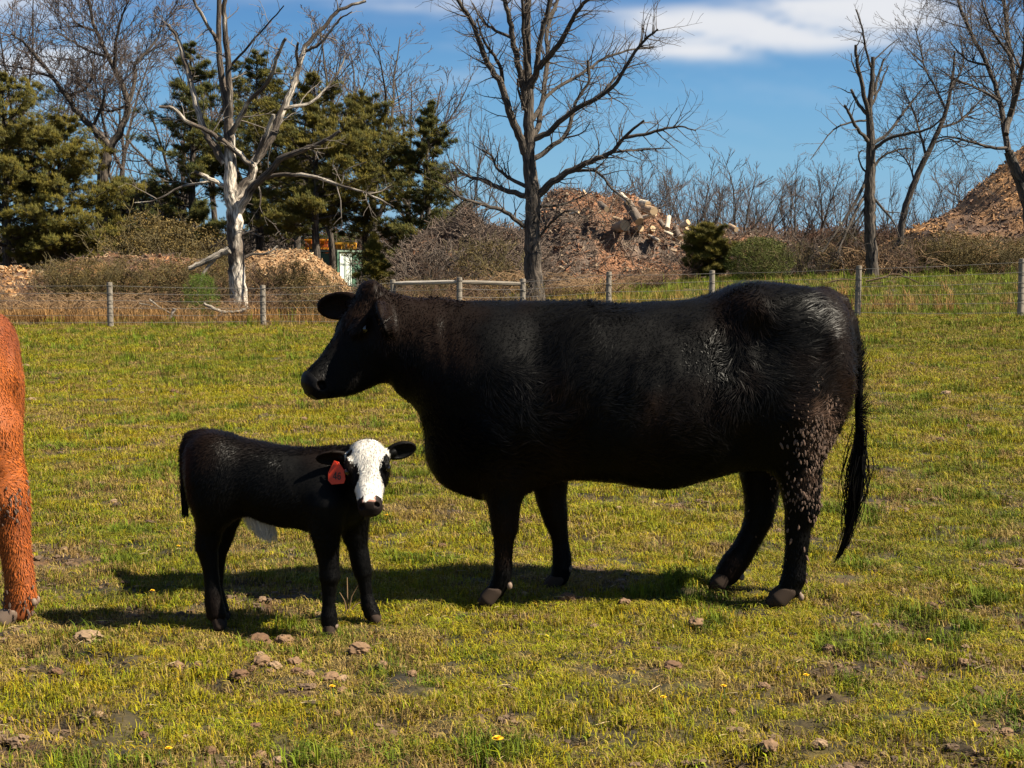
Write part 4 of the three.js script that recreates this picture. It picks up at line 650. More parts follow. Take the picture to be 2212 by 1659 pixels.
// bare trees grown freely, for the wood behind
function grownTree(seed, H, cfg, fork) {
  const rng = RNG(seed), tg = new GB(), wg = new GB(), P = [V(0, -.2, 0)], n = 8, r0 = H * .017, R = [r0 * 1.3];
  const top = fork * H, d = V((rng() - .5) * .12, 1, (rng() - .5) * .12).normalize();
  for (let i = 1; i <= n; i++) { d.x += (rng() - .5) * .10; d.z += (rng() - .5) * .10; d.normalize(); P.push(P[i - 1].clone().addScaledVector(d, top / n)); R.push(lerp(r0, r0 * .6, i / n)); }
  tg.tube(P, R, 9, greyBark);
  const m = 4 + (rng() * 3 | 0);
  for (let k = 0; k < m; k++) {
    const a = (k + rng() * .6) / m * 6.283, s = k < 2 ? .25 : .45 + .45 * rng(), dir = V(Math.cos(a) * s, 1, Math.sin(a) * s).normalize(), i = k < 3 ? n : n - 1 - (rng() * 3 | 0);
    const LP = [P[i].clone()], LR = [R[i] * .72], L = H * (1 - fork) * (.75 + .45 * rng()), q = 7;
    for (let j = 1; j <= q; j++) { dir.x += (rng() - .5) * .3; dir.z += (rng() - .5) * .3; dir.y += .06; dir.normalize(); LP.push(LP[j - 1].clone().addScaledVector(dir, L / q)); LR.push(LR[0] * (1 - .8 * j / q)); }
    tg.tube(LP, LR, 6, greyBark);
    for (let j = 0; j < cfg.side; j++) { const t = lerp(.12, 1, rng()) * (q - .01), b = t | 0, f = LP[b + 1].clone().sub(LP[b]).normalize(), sd = V(rng() - .5, rng() - .5, rng() - .5); sd.addScaledVector(f, -sd.dot(f)).normalize(); const an = .5 + .5 * rng(); sprout(wg, LP[b].clone().lerp(LP[b + 1], t - b), f.multiplyScalar(Math.cos(an)).addScaledVector(sd, Math.sin(an)), H * cfg.len * (.5 + .8 * rng()) * (1.1 - .5 * t / q), LR[b] * .5, 1, cfg, rng, oakTwig); }
  }
  return [tg.build(), wg.build()];
}
const farCfg = { ...liveCfg, side: 13, len: .21, depth: 3, kids: [5, 5, 3], min: .010 };
const bareKinds = [[31, 11, farCfg, .42], [32, 10, { ...farCfg, up: .09, angle: .45 }, .3], [33, 12, farCfg, .5], [34, 9, { ...farCfg, angle: .5, up: .07 }, .25]].map((a) => grownTree(...a));
const rowCfg = { ...farCfg, side: 15, depth: 2, kids: [5, 6, 0], min: .0145, len: .23 };
const rowKinds = [[35, 11, rowCfg, .42], [36, 10, { ...rowCfg, up: .09, angle: .45 }, .3], [37, 12, rowCfg, .5], [38, 9, { ...rowCfg, angle: .5, up: .07 }, .25]].map((a) => grownTree(...a));
function bareTree(kind, px, base, z, topY, turn, label, group, wide = 1) {
  const p = at(px, 590, z); p.y = terrain(p.x, z); const H = at(px, topY, z).y - p.y, g = (z < -105 ? rowKinds : bareKinds)[kind], s = H / [11, 10, 12, 9][kind] * (z < -105 ? .98 : .92);
  const t = thing('bare_tree', label, 'tree', p, group); t.scale.set(s * wide, s, s * wide); t.rotation.y = turn; mesh('trunk', g[0], barkMat, t); mesh('crown', g[1], twigMat, t); return t;
}
[[0, 12, 0, -74, -60, 0, 'tall bare tree at the far left edge behind the pines'], [0, 84, 0, -72, 110, 1.2, 'bare tree left of the forked oak, over the leftmost pine'], [0, 545, 0, -84, 35, 2.0, 'bare tree directly behind the bleached dead tree'], [2, 470, 0, -88, 70, 4.1, 'faint bare tree left of the bleached dead tree crown'], [1, 720, 0, -80, 60, .4, 'bare tree left of the broad oak crown above the pines'], [0, 812, 0, -76, 5, 3.3, 'broad bare tree crown rising above the middle pines', null, 1.25], [0, 395, 0, -78, 40, 2.2, 'bare tree with a dense crown left of the bleached dead tree'], [2, 250, 0, -80, 40, 1.5, 'bare tree standing right behind the forked oak'], [3, 330, 0, -70, 230, 5, 'thin bare tree standing between the pine groups'], [1, 1020, 0, -64, 170, 2.6, 'thin bare sapling just left of the tall dark dead tree', null, .55], [0, 640, 0, -82, 60, .9, 'bare tree crown between the bleached dead tree and the broad oak'], [2, 880, 0, -84, 90, 2.9, 'bare tree right of the broad oak crown above the pines'], [3, 905, 0, -90, 150, 1, 'bare tree peeking out behind the conical pine']].forEach((a) => bareTree(...a));
const farRow = [[1, 1330, 350], [3, 1375, 345], [1, 1432, 352], [0, 1475, 372], [3, 1500, 355], [1, 1555, 372], [3, 1590, 340], [0, 1625, 400], [2, 1690, 385], [1, 1722, 352], [0, 1775, 345], [3, 1815, 370], [2, 1850, 395], [1, 1925, 380], [0, 1990, 395], [3, 2060, 360], [2, 2100, 350], [0, 1280, 400], [3, 1230, 380], [0, 1405, 380], [2, 1530, 390], [0, 1655, 380]];
const ORD = ['first', 'second', 'third', 'fourth', 'fifth', 'sixth', 'seventh', 'eighth', 'ninth', 'tenth', 'eleventh', 'twelfth', 'thirteenth', 'fourteenth', 'fifteenth', 'sixteenth', 'seventeenth', 'eighteenth', 'nineteenth', 'twentieth', 'twenty-first', 'twenty-second', 'twenty-third', 'twenty-fourth', 'twenty-fifth', 'twenty-sixth', 'twenty-seventh', 'twenty-eighth', 'twenty-ninth', 'thirtieth'];
farRow.sort((a, b) => a[1] - b[1]);
farRow.forEach(([k, x, y], i) => bareTree(k, x, 0, -112 - (i * 7) % 23, y, i * 1.7, ORD[i] + ' bare grey tree from the left in the distant row beyond the debris heap', 'distant bare trees', k === 1 ? .85 : 1.05));

// ------------------------------------------------------------------ pines
const needle = (() => { const rng = RNG(61), g = new GB(); for (let i = 0; i < 34; i++) { const a = rng() * 6.283, e = .15 + 1.15 * rng(), d = V(Math.cos(a) * Math.cos(e), Math.sin(e), Math.sin(a) * Math.cos(e)), o = V((rng() - .5) * .16, (rng() - .3) * .05, (rng() - .5) * .16), L = .13 + .09 * rng(), s = V(-d.z, rng() - .5, d.x).normalize().multiplyScalar(.010), v = .7 + .6 * rng(), c = [v, v, v]; const n = d.clone().multiplyScalar(.6).add(V(0, .8, 0)).normalize(); const A = g.vert(o.x + s.x, o.y + s.y, o.z + s.z, n.x, n.y, n.z, c), B = g.vert(o.x - s.x, o.y - s.y, o.z - s.z, n.x, n.y, n.z, c), T = g.vert(o.x + d.x * L, o.y + d.y * L, o.z + d.z * L, n.x, n.y, n.z, c); g.i.push(A, B, T); } const q = g.build(); q.deleteAttribute('normal'); q.computeVertexNormals(); return q; })();
const needleMat = new THREE.MeshPhysicalMaterial({ vertexColors: true, roughness: .7, side: THREE.DoubleSide, transmission: .15, thickness: 0, specularIntensity: .4 });
function pine(name, label, px, z, topY, halfPx, seed, o = {}) {
  const rng = RNG(seed), base = at(px, 590, z); base.y = terrain(base.x, z); const H = at(px, topY, z).y - base.y, k = -z / F, W = halfPx * k, t = thing(name, label, 'tree', base), tg = new GB(), list = [], up = V(0, 1, 0);
  const P = [], R = []; for (let i = 0; i <= 10; i++) { P.push(V((rng() - .5) * .15, H * i / 10 - (i ? 0 : .2), (rng() - .5) * .15)); R.push(lerp(H * .018 + .05, .02, i / 10)); } tg.tube(P, R, 8, greyBark);
  const low = o.low ?? .12, yellow = o.yellow ?? .5, Q = new THREE.Quaternion();
  for (let y = H * low; y < H * .985; y += H * .027 * (.7 + .6 * rng())) {
    const f = (y / H - low) / (1 - low), prof = o.cone ? (1 - f) ** .85 : Math.pow(Math.sin(Math.PI * clamp(.20 + .80 * f, 0, 1)), .7) * (1 - .25 * f), n = 3 + (rng() * 3 | 0);
    for (let b = 0; b < n; b++) {
      const a = rng() * 6.283, L = W * (prof * (.30 + 1.0 * rng()) + .04), d = V(Math.cos(a), (o.rise ?? .12) + f * .35 - .1 * rng(), Math.sin(a)).normalize(), BP = [V(0, y, 0)], BR = [.012 + L * .012], q = 5;
      for (let j = 1; j <= q; j++) { d.y += .05; d.x += (rng() - .5) * .15; d.z += (rng() - .5) * .15; d.normalize(); BP.push(BP[j - 1].clone().addScaledVector(d, L / q)); BR.push(BR[0] * (1 - .8 * j / q)); }
      tg.tube(BP, BR, 3, greyBark);
      const m = Math.round((o.dens ?? 22) * L * (.7 + .3 * rng()) + 2);
      for (let i = 0; i < m; i++) {
        const u = Math.sqrt(lerp(.10, 1, rng())), w = u * (q - .01), j = w | 0, c = BP[j].clone().lerp(BP[j + 1], w - j), sp = L * .20 * (1.2 - u * .5);
        c.x += (rng() - .5) * 2 * sp; c.z += (rng() - .5) * 2 * sp; c.y += (rng() - .35) * sp * .5; const s = (.75 + .6 * rng()) * (o.tuft ?? .9), g = rng(), yy = clamp(yellow + (rng() - .5) * .7, 0, 1);
        Q.setFromUnitVectors(up, V((rng() - .5) * .8 + d.x * .5, 1, (rng() - .5) * .8 + d.z * .5).normalize());
        list.push([new THREE.Matrix4().compose(c, Q, V(s, s, s)), [lerp(.034, .165, yy) * (.8 + .4 * g), lerp(.052, .128, yy) * (.8 + .4 * g), .014]]);
      }
    }
  }
  mesh('trunk', tg.build(), barkMat, t); const cr = instanced('crown', needle, needleMat, list, t); return list.length;
}
let tufts = 0;
tufts += pine('pine_tree', 'broad yellow green pine at the far left edge', 18, -60, 165, 175, 81, { low: .14, yellow: .6 });
tufts += pine('pine_tree', 'pine with drooping lower boughs right of the leftmost pine', 135, -61, 255, 150, 82, { low: .10, yellow: .7 });
tufts += pine('pine_tree', 'dark pine standing behind the left limbs of the bleached dead tree', 420, -66, 95, 120, 83, { low: .08, yellow: .35 });
tufts += pine('pine_tree', 'dark pine directly behind the bleached dead trunk', 560, -68, 110, 130, 84, { low: .2, yellow: .45 });
tufts += pine('pine_tree', 'large spreading pine right of the bleached dead tree', 682, -62, 170, 165, 85, { low: .27, yellow: .65 });
tufts += pine('pine_tree', 'yellow green pine with wide boughs left of the conical pine', 790, -65, 205, 145, 86, { low: .27, yellow: .6 });
tufts += pine('pine_tree', 'pointed conical pine left of the tall dark dead tree', 925, -63, 218, 140, 87, { low: .08, yellow: .4, cone: true, rise: .25 });
tufts += pine('pine_tree', 'small dark pine in the gap right of the forked oak', 262, -72, 385, 85, 88, { low: .06, yellow: .35 });
tufts += pine('pine_tree', 'low dark pine in shade behind the yellow hopper', 640, -96, 330, 150, 93, { low: .05, yellow: .2 });
tufts += pine('pine_tree', 'low dark pine in shade behind the bramble thicket', 340, -84, 400, 120, 94, { low: .04, yellow: .25 });
tufts += pine('cedar_bush', 'small yellowish cedar standing left of the wooden fence brace', 808, -47, 505, 45, 89, { low: .05, yellow: .8, cone: true, dens: 60, tuft: .6 });
tufts += pine('cedar_bush', 'dark rounded juniper with browned needles behind the fence', 1532, -52, 488, 62, 90, { low: .08, yellow: .75, dens: 40, tuft: .7 });
let TT = 0; scene.traverse((m) => { if (m.isMesh && !m.isInstancedMesh && m.geometry.index) TT += m.geometry.index.count / 3; });
console.log('triangles', TT, 'pine tufts', tufts, 'bare', bareKinds.map((g) => g[1].index.count / 3).join(' '));
// ------------------------------------------------------------------ fence
const woodBump = noiseTexture(256, (u, v) => { const n = tile(u, v, 20, (x, y) => fbm(x * 2 + 7, y * .15 + 3, 0, 4)); return [n, n, n]; }, false);
const postMat = new THREE.MeshStandardMaterial({ vertexColors: true, roughness: .9, bumpMap: woodBump, bumpScale: .015 });
const weather = (x, y, z) => { const f = .55 + .8 * fbm(x * 16, y * 3, z * 16, 3); return [.23 * f, .195 * f, .155 * f]; };
const weatherPale = (x, y, z) => { const f = .6 + .7 * fbm(x * 3 + 3, y * 16, z * 16, 3); return [.38 * f, .34 * f, .29 * f]; };
{
  const posts = [[-130, 610, -40], [236, 611, -39.5], [567, 617, -40.5], [848, 605, -41], [992, 600, -40.2], [1129, 603, -41], [1315, 588, -41], [1538, 585, -41], [1855, 575, -39], [2207, 560, -38], [2520, 560, -39]];
  const f = thing('wire_fence', 'wire fence on round weathered wooden posts across the pasture', 'fence', V(0, 0, -40)), g0 = f.position.clone(), tops = [], wrapMat = mat(.03, .025, .022, .6);
  posts.forEach(([px, ty, z], i) => {
    const t = at(px, ty, z), b = V(t.x, terrain(t.x, z) - .2, z), rng = RNG(700 + i), lean = (rng() - .5) * .05, g = new GB(), r = .082, n = 8, P = [], R = [];
    for (let k = 0; k <= n; k++) { P.push(V(lerp(b.x + lean, t.x, k / n) + (rng() - .5) * .006, lerp(b.y, t.y, k / n), z)); R.push(r * (1.06 - .1 * k / n) * (.98 + .04 * rng())); }
    P.push(P[n].clone().add(V(0, .012, 0))); R.push(r * .86); g.tube(P, R, 12, weather, true); mesh('post', shift(g.build(), g0), postMat, f); tops.push([t, terrain(t.x, z)]);
    for (let w = 0; w < 5; w++) { const rings = new GB(), y = lerp(b.y + .35, t.y - .08, w / 4), C = []; for (let a = 0; a <= 14; a++) C.push(V(lerp(b.x + lean, t.x, (y - b.y) / (t.y - b.y)) + Math.cos(a / 14 * 6.283) * r * 1.05, y, z + Math.sin(a / 14 * 6.283) * r * 1.05)); rings.tube(C, C.map(() => .007), 4); mesh('wire_wrap', shift(rings.build(), g0), wrapMat, f); }
  });
  const wireMat = mat(.13, .12, .11, .6);
  for (let w = 0; w < 6; w++) for (let i = 0; i + 1 < tops.length; i++) {
    const [a, ga] = tops[i], [b, gb] = tops[i + 1], q = w / 5, A = V(a.x, lerp(ga + .14, a.y - .08, q), a.z + .088), B = V(b.x, lerp(gb + .14, b.y - .08, q), b.z + .088), m = A.clone().lerp(B, .5); m.y -= .02; const g = new GB(); g.tube([A, m, B], [.0055, .0055, .0055], 4); mesh('wire', shift(g.build(), g0), wireMat, f);
  }
  for (const [a, b, col] of [[3, 4, weatherPale], [4, 5, weather]]) { const A = tops[a][0].clone(), B = tops[b][0].clone(); A.y -= a === 3 ? .10 : .12; B.y -= b === 4 ? .12 : .14; const g = new GB(), P = [], R = []; for (let k = 0; k <= 6; k++) { P.push(A.clone().lerp(B, lerp(.03, .97, k / 6))); R.push(.062 * (k === 0 || k === 6 ? .8 : 1)); } g.tube(P, R, 10, col, true); mesh('rail', shift(g.build(), g0), postMat, f); }
}
// ------------------------------------------------------------------ brush
const caneTan = (x, y, z) => { const f = .5 + noise(x * 5, y * 5, z * 5); return [.21 * f, .128 * f, .062 * f]; };
const caneBrown = (x, y, z) => { const f = .5 + noise(x * 5, y * 5, z * 5); return [.095 * f, .054 * f, .031 * f]; };
const caneOlive = (x, y, z) => { const f = .5 + noise(x * 5, y * 5, z * 5); return [.095 * f, .072 * f, .026 * f]; };
const caneGrey = (x, y, z) => { const f = .5 + noise(x * 5, y * 5, z * 5); return [.082 * f, .062 * f, .048 * f]; };
function bramble(seed, col, n = 85) { // arching canes, about 1 m high and 2 m wide
  const rng = RNG(seed), g = new GB();
  for (let i = 0; i < n; i++) {
    const a = rng() * 6.283, p = V((rng() - .5) * 1.1, -.05, (rng() - .5) * .8), d = V(Math.cos(a) * .5, 1, Math.sin(a) * .5).normalize(), P = [p], R = [.010], L = .7 + .9 * rng(), q = 6, fall = .10 + .38 * rng();
    for (let k = 1; k <= q; k++) { d.y -= fall * k * .18; d.x += (rng() - .5) * .35 + Math.cos(a) * .10; d.z += (rng() - .5) * .35 + Math.sin(a) * .10; d.normalize(); const w = P[k - 1].clone().addScaledVector(d, L / q); w.y = Math.max(w.y, .02); P.push(w); R.push(lerp(.012, .0055, k / q)); }
    g.tube(P, R, 3, col);
    for (let k = 0; k < 3; k++) { const j = 1 + (rng() * 5 | 0), e = V(rng() - .5, rng() - .25, rng() - .5).normalize().multiplyScalar(.12 + .22 * rng()), o = P[j]; g.tube([o, o.clone().addScaledVector(e, .5).add(V(0, .01, 0)), o.clone().add(e)], [.006, .005, .004], 3, col); }
  }
  return g.build();
}
function thicket(seed, col, n = 9, thin = .0058) { // upright many-stemmed bush, about 1.4 m
  const rng = RNG(seed), g = new GB(), cfg = { wander: .42, up: .03, kids: [6, 5, 3], depth: 2, from: .12, angle: .75, ratio: .5, min: thin };
  for (let i = 0; i < n; i++) { const a = rng() * 6.283, s = .2 + .7 * rng(); sprout(g, V((rng() - .5) * .7, -.05, (rng() - .5) * .6), V(Math.cos(a) * s, 1, Math.sin(a) * s), .9 + .6 * rng(), .016, 0, cfg, rng, col); }
  return g.build();
}
const farBush = thicket(518, caneBrown, 12, .0075);
const shrubGeo = { bramble: [bramble(501, caneTan), bramble(502, caneBrown), bramble(503, caneTan)], thicket: [thicket(511, caneBrown), thicket(512, caneOlive), thicket(513, caneGrey)], olive: [thicket(514, caneOlive, 11), thicket(515, caneOlive, 10)] };
const leaf = (() => { const rng = RNG(62), g = new GB(); for (let i = 0; i < 14; i++) { const d = V(rng() - .5, rng() - .3, rng() - .5).normalize(), o = V((rng() - .5) * .16, (rng() - .5) * .16, (rng() - .5) * .16), s = V(rng() - .5, rng() - .5, rng() - .5).cross(d).normalize().multiplyScalar(.008), L = .028 + .02 * rng(), v = .7 + .6 * rng(), c = [v, v, v], A = g.vert(o.x, o.y, o.z, 0, 1, 0, c), B = g.vert(o.x + d.x * L * .5 + s.x, o.y + d.y * L * .5 + s.y, o.z + d.z * L * .5 + s.z, 0, 1, 0, c), C = g.vert(o.x + d.x * L * .5 - s.x, o.y + d.y * L * .5 - s.y, o.z + d.z * L * .5 - s.z, 0, 1, 0, c), T = g.vert(o.x + d.x * L, o.y + d.y * L, o.z + d.z * L, 0, 1, 0, c); g.i.push(A, B, C, B, T, C); } const q = g.build(); q.deleteAttribute('normal'); q.computeVertexNormals(); return q; })();
const leafLists = new Map();
function leaves(seed, n, h, w, col) { const key = seed; if (leafLists.has(key)) return leafLists.get(key); const rng = RNG(seed), list = []; for (let i = 0; i < n; i++) { const a = rng() * 6.283, r = Math.sqrt(rng()) * w, y = .12 + h * rng(), k = Math.sqrt(Math.max(0, 1 - ((y - h * .5) / (h * .62)) ** 2)), s = .6 + .8 * rng(); list.push([new THREE.Matrix4().compose(V(Math.cos(a) * r * k, y, Math.sin(a) * r * k), new THREE.Quaternion().setFromEuler(new THREE.Euler(rng() * 6, rng() * 6, rng() * 6)), V(s, s, s)), col(rng)]); } leafLists.set(key, list); return list; }
const budCol = (rng) => { const f = .5 + .9 * rng(); return [.125 * f, .086 * f, .024 * f]; }, greenCol = (rng) => { const f = .5 + .9 * rng(); return [.080 * f, .092 * f, .014 * f]; }, ivyCol = (rng) => { const f = .5 + .9 * rng(); return [.085 * f, .135 * f, .012 * f]; };
const shrubs = [], landmarks = [[236, 'left of the leftmost fence post'], [567, 'between the two left fence posts'], [848, 'between the second post and the wooden brace'], [1140, 'behind the wooden fence brace'], [1540, 'right of the tall dark dead tree'], [1860, 'left of the slim dead tree'], [9999, 'right of the slim dead tree']];
{
  const rng = RNG(77);
  const row = (x0, x1, n, z0, z1, h0, h1, kinds) => { for (let i = 0; i < n; i++) { const k = kinds[(rng() * kinds.length) | 0]; shrubs.push([lerp(x0, x1, (i + rng()) / n), lerp(z0, z1, rng()), k, lerp(h0, h1, rng()), .9 + .5 * rng()]); } };
  row(-60, 240, 8, -42.4, -45, .75, 1.1, ['bramble']); row(-60, 110, 3, -46.5, -49, .6, .75, ['thicket']); row(110, 240, 5, -46.5, -49, .9, 1.15, ['thicket', 'olive', 'thicket']);
  row(240, 567, 10, -42.2, -45, .7, 1.0, ['bramble', 'bramble', 'thicket']); row(240, 500, 8, -46, -49, .9, 1.2, ['thicket', 'olive', 'olive']); row(285, 400, 3, -57, -59, 1.8, 2.5, ['olive']);
  row(530, 790, 9, -42.6, -45.5, .75, 1.0, ['bramble', 'thicket', 'olive']); row(540, 650, 6, -46.5, -48.5, .85, 1.1, ['olive', 'thicket']);
  row(770, 1140, 10, -42.4, -45.5, .7, 1.0, ['bramble', 'thicket']); row(830, 1140, 6, -47, -50, .8, 1.2, ['thicket', 'bramble']); row(880, 1130, 5, -52, -54, 1.2, 1.7, ['thicket']);
  row(1180, 1420, 4, -47, -50, .6, .9, ['bramble']); row(1640, 1790, 5, -50, -53, 1.0, 1.35, ['thicket', 'thicket', 'bramble']); row(1780, 2000, 8, -51, -55, 1.2, 1.7, ['thicket', 'thicket', 'bramble']); row(1980, 2260, 9, -53, -56, .9, 1.35, ['thicket', 'olive', 'thicket']); row(1400, 1480, 2, -50, -52, .7, 1.0, ['bramble', 'thicket']);
  shrubs.sort((a, b) => a[0] - b[0]); const count = {};
  shrubs.forEach(([px, z, kind, h, w], i) => {
    const p = at(px, 590, z); p.y = terrain(p.x, z); const lm = landmarks.find((l) => px < l[0])[1], key = kind + lm, n = count[key] = (count[key] || 0) + 1, words = { bramble: 'arching dry bramble', thicket: 'leafless brown bush', olive: 'budding olive bush' }[kind];
    const t = thing({ bramble: 'bramble', thicket: 'bush', olive: 'bush' }[kind], ORD[n - 1] + ' ' + words + ' from the left ' + lm, { bramble: 'bramble', thicket: 'bush', olive: 'bush' }[kind], p, 'brush behind the fence'), gs = shrubGeo[kind];
    t.scale.set(h * w, h, h * w); t.rotation.y = i * 2.4; mesh('stems', gs[i % gs.length], twigMat, t);
    if (kind === 'olive') instanced('leaves', leaf, needleMat, leaves(900 + i % 2, 330, 1.25, .85, budCol), t); else if (kind === 'thicket' && i % 2) instanced('leaves', leaf, needleMat, leaves(905, 110, 1.1, .8, budCol), t);
  });
  const gb = at(1640, 590, -50); gb.y = terrain(gb.x, -50); const gt = thing('green_bush', 'rounded green leafy bush right of the dark juniper', 'bush', gb); gt.scale.set(1.35, 1.05, 1.1); mesh('stems', shrubGeo.olive[0], twigMat, gt); instanced('leaves', leaf, needleMat, leaves(910, 1500, 1.25, .9, greenCol), gt);
}
{
  const p = at(432, 590, -42.8); p.y = terrain(p.x, -42.8); const t = thing('ivy_bush', 'ragged bright green ivy clump left of the bleached dead trunk', 'bush', p); t.scale.set(.62, .95, .6); mesh('stems', shrubGeo.thicket[1], twigMat, t); instanced('leaves', leaf, needleMat, leaves(911, 900, 1.3, .95, ivyCol), t);
}
{ // straw-coloured tall grass along the fence
  const rng = RNG(93), geo = tuft(41, 22, .62, .005, .12, .55, .75), list = [];
  for (let i = 0; i < 5200; i++) {
    const z = -lerp(41, 46, rng() ** 2), x = (rng() * 2 - 1) * 19, px = 1105.5 + x * F / -z, dens = px < 160 ? 1 : px < 560 ? .32 : px < 1180 ? .3 : px < 1330 ? .95 : px < 1560 ? .5 : .10; if (rng() > dens * (.35 + .9 * noise(x * .8, z * .8))) continue;
    const s = (.6 + .7 * rng()) * (px > 1140 && px < 1560 ? .8 : 1), f = .6 + .6 * rng(), pal = px > 1150 && px < 1560 ? [.38, .25, .075] : [.30, .165, .065]; list.push([new THREE.Matrix4().compose(V(x, terrain(x, z), z), new THREE.Quaternion().setFromEuler(new THREE.Euler((rng() - .5) * .5, rng() * 6, (rng() - .5) * .5)), V(s, s, s)), pal.map((c) => c * f)]);
  }
  tag(instanced('dry_grass', geo, bladeMat, list), 'tall straw coloured grass along the fence', 'grass', null, 'stuff');
}
{ // far brown wood behind everything
  const rng = RNG(95), list = []; for (let i = 0; i < 640; i++) { const z = -lerp(116, 165, rng()), x = (rng() * 2 - 1) * -z * .46, s = 2.0 + 1.5 * rng(), f = .7 + .6 * rng(); list.push([new THREE.Matrix4().compose(V(x, terrain(x, z) - .2, z), new THREE.Quaternion().setFromEuler(new THREE.Euler(0, rng() * 6, 0)), V(s * 1.3, s, s * 1.3)), [1.0 * f, .86 * f, .8 * f]]); }
  tag(instanced('far_wood', farBush, twigMat, list), 'brown leafless undergrowth of the distant wood', 'wood', null, 'stuff');
  const l2 = []; for (let i = 0; i < 150; i++) { const z = -lerp(76, 100, rng()), x = lerp(-38, -2, rng()), px = 1105.5 + x * F / -z; if (px > 640 && px < 800 && z > -95) continue; const s = 1.8 + 1.7 * rng(), f = .6 + .5 * rng(); l2.push([new THREE.Matrix4().compose(V(x, terrain(x, z) - .2, z), new THREE.Quaternion().setFromEuler(new THREE.Euler(0, rng() * 6, 0)), V(s * 1.2, s, s * 1.2)), [f, f * .95, f * .9]]); }
  tag(instanced('pine_undergrowth', shrubGeo.thicket[2], twigMat, l2), 'dark leafless undergrowth beneath the pines', 'undergrowth', null, 'stuff');
}
// ------------------------------------------------------------------ heaps
const heapMat = new THREE.MeshStandardMaterial({ vertexColors: true, roughness: .95, bumpMap: soilBump, bumpScale: .06 });
const chipGeo = (() => { const g = new THREE.BoxGeometry(1, .18, .38); const p = g.attributes.position; for (let i = 0; i < p.count; i++) if (p.getX(i) > 0) p.setXYZ(i, p.getX(i) * .9, p.getY(i) + .06, p.getZ(i) * .6); g.computeVertexNormals(); return g; })();
const stickGeo = (() => { const g = new GB(), rng = RNG(17), P = []; for (let i = 0; i <= 4; i++) P.push(V(i / 4 - .5, (rng() - .5) * .1, (rng() - .5) * .1)); g.tube(P, [.016, .015, .012, .009, .005], 4); g.tube([P[2], P[2].clone().add(V(.18, .12, .05)), P[2].clone().add(V(.32, .2, .02))], [.010, .007, .004], 3); return g.build(); })();
const chipMat = new THREE.MeshStandardMaterial({ roughness: .9 });
function heap(name, label, profile, z, half, col, o) {
  const rng = RNG(o.seed), xs = profile.map((q) => at(q[0], 590, z).x), hs = profile.map((q) => Math.max(0.05, at(q[0], q[1], z).y)), top = spline(xs, hs), x0 = xs[0], x1 = xs[xs.length - 1], nx = o.nx || 110, nz = 44, pos = [], c = [], uv = [], idx = [];
  const base = V((x0 + x1) / 2, 0, z); base.y = terrain(base.x, z);
  const H = (x, t) => { const g = terrain(x, z + t * half), e = Math.min(1, (x - x0) / .8, (x1 - x) / .8), h = Math.max(0, top(x) - g) * Math.pow(1 - Math.min(1, Math.abs(t)) ** (o.pow || 1.35), o.pow2 || 1) * clamp(e, 0, 1); return g - .06 + h * (1 + (fbm(x * 1.1 + o.seed, t * half * 1.1, 0, 4) - .5) * (o.rough ?? .25)) + (noise(x * 4, t * half * 4) - .5) * .12 * Math.min(1, h); };
  for (let j = 0; j <= nz; j++) for (let i = 0; i <= nx; i++) { const x = lerp(x0, x1, i / nx), t = j / nz * 2 - 1, y = H(x, t); pos.push(x - base.x, y - base.y, t * half); c.push(...col(x, y, z + t * half)); uv.push(x / 2, t * half / 2); if (i && j) { const a = j * (nx + 1) + i; idx.push(a - nx - 2, a, a - nx - 1, a - nx - 2, a - 1, a); } }
  const g = new THREE.BufferGeometry(); g.setAttribute('position', new THREE.Float32BufferAttribute(pos, 3)); g.setAttribute('color', new THREE.Float32BufferAttribute(c, 3)); g.setAttribute('uv', new THREE.Float32BufferAttribute(uv, 2)); g.setIndex(idx); g.computeVertexNormals();
  const t = thing(name, label, 'heap', base); mesh('mound', g, heapMat, t);
  for (const [geo, n, s0, s1, cc, nm] of o.bits) { const list = []; for (let i = 0; i < n; i++) { const x = lerp(x0 + .2, x1 - .2, rng()), q = lerp(-.55, .98, rng()), s = lerp(s0, s1, rng() ** 2), y = H(x, q); if (y < terrain(x, z + q * half) + .05) continue; list.push([new THREE.Matrix4().compose(V(x - base.x, y - base.y + s * .08, q * half), new THREE.Quaternion().setFromEuler(new THREE.Euler(rng() * 6, rng() * 6, (rng() - .5) * 1.3)), V(s, s, s)), cc(rng, x, y)]); } instanced(nm, geo, chipMat, list, t); }
  return (px, t) => { const x = at(px, 590, z).x; return V(x, H(x, t), z + t * half); };
}
const mulch = (x, y, z) => { const n = fbm(x * 1.2, y * 1.2, z * 1.2, 3), f = .6 + .8 * noise(x * 6, y * 6, z * 6), s = sstep(.48, .62, n); return [lerp(.085, .24, s) * f, lerp(.045, .112, s) * f, lerp(.026, .045, s) * f]; };
const chipTone = (a, b) => (rng) => { const f = .45 + .8 * rng(), k = rng() < .25 ? 1 : 0; return [lerp(a[0], b[0], k) * f, lerp(a[1], b[1], k) * f, lerp(a[2], b[2], k) * f]; };
const stickTone = (rng) => { const f = .35 + .9 * rng(); return [.135 * f, .096 * f, .072 * f]; };
heap('mulch_heap', 'low orange mulch heap at the far left edge', [[-150, 620], [-60, 575], [20, 576], [70, 584], [130, 625]], -52, 4, mulch, { seed: 3, bits: [[chipGeo, 1800, .10, .32, chipTone([.32, .165, .065], [.46, .33, .19]), 'wood_chips']] });
heap('mulch_heap', 'wide brush-covered soil heap behind the left fence posts', [[60, 622], [120, 578], [170, 555], [250, 548], [340, 552], [420, 560], [500, 580], [540, 622]], -53, 4, mulch, { seed: 4, bits: [[chipGeo, 2000, .08, .28, chipTone([.18, .09, .045], [.30, .20, .11]), 'wood_chips'], [stickGeo, 500, .4, 1.0, stickTone, 'twigs']] });
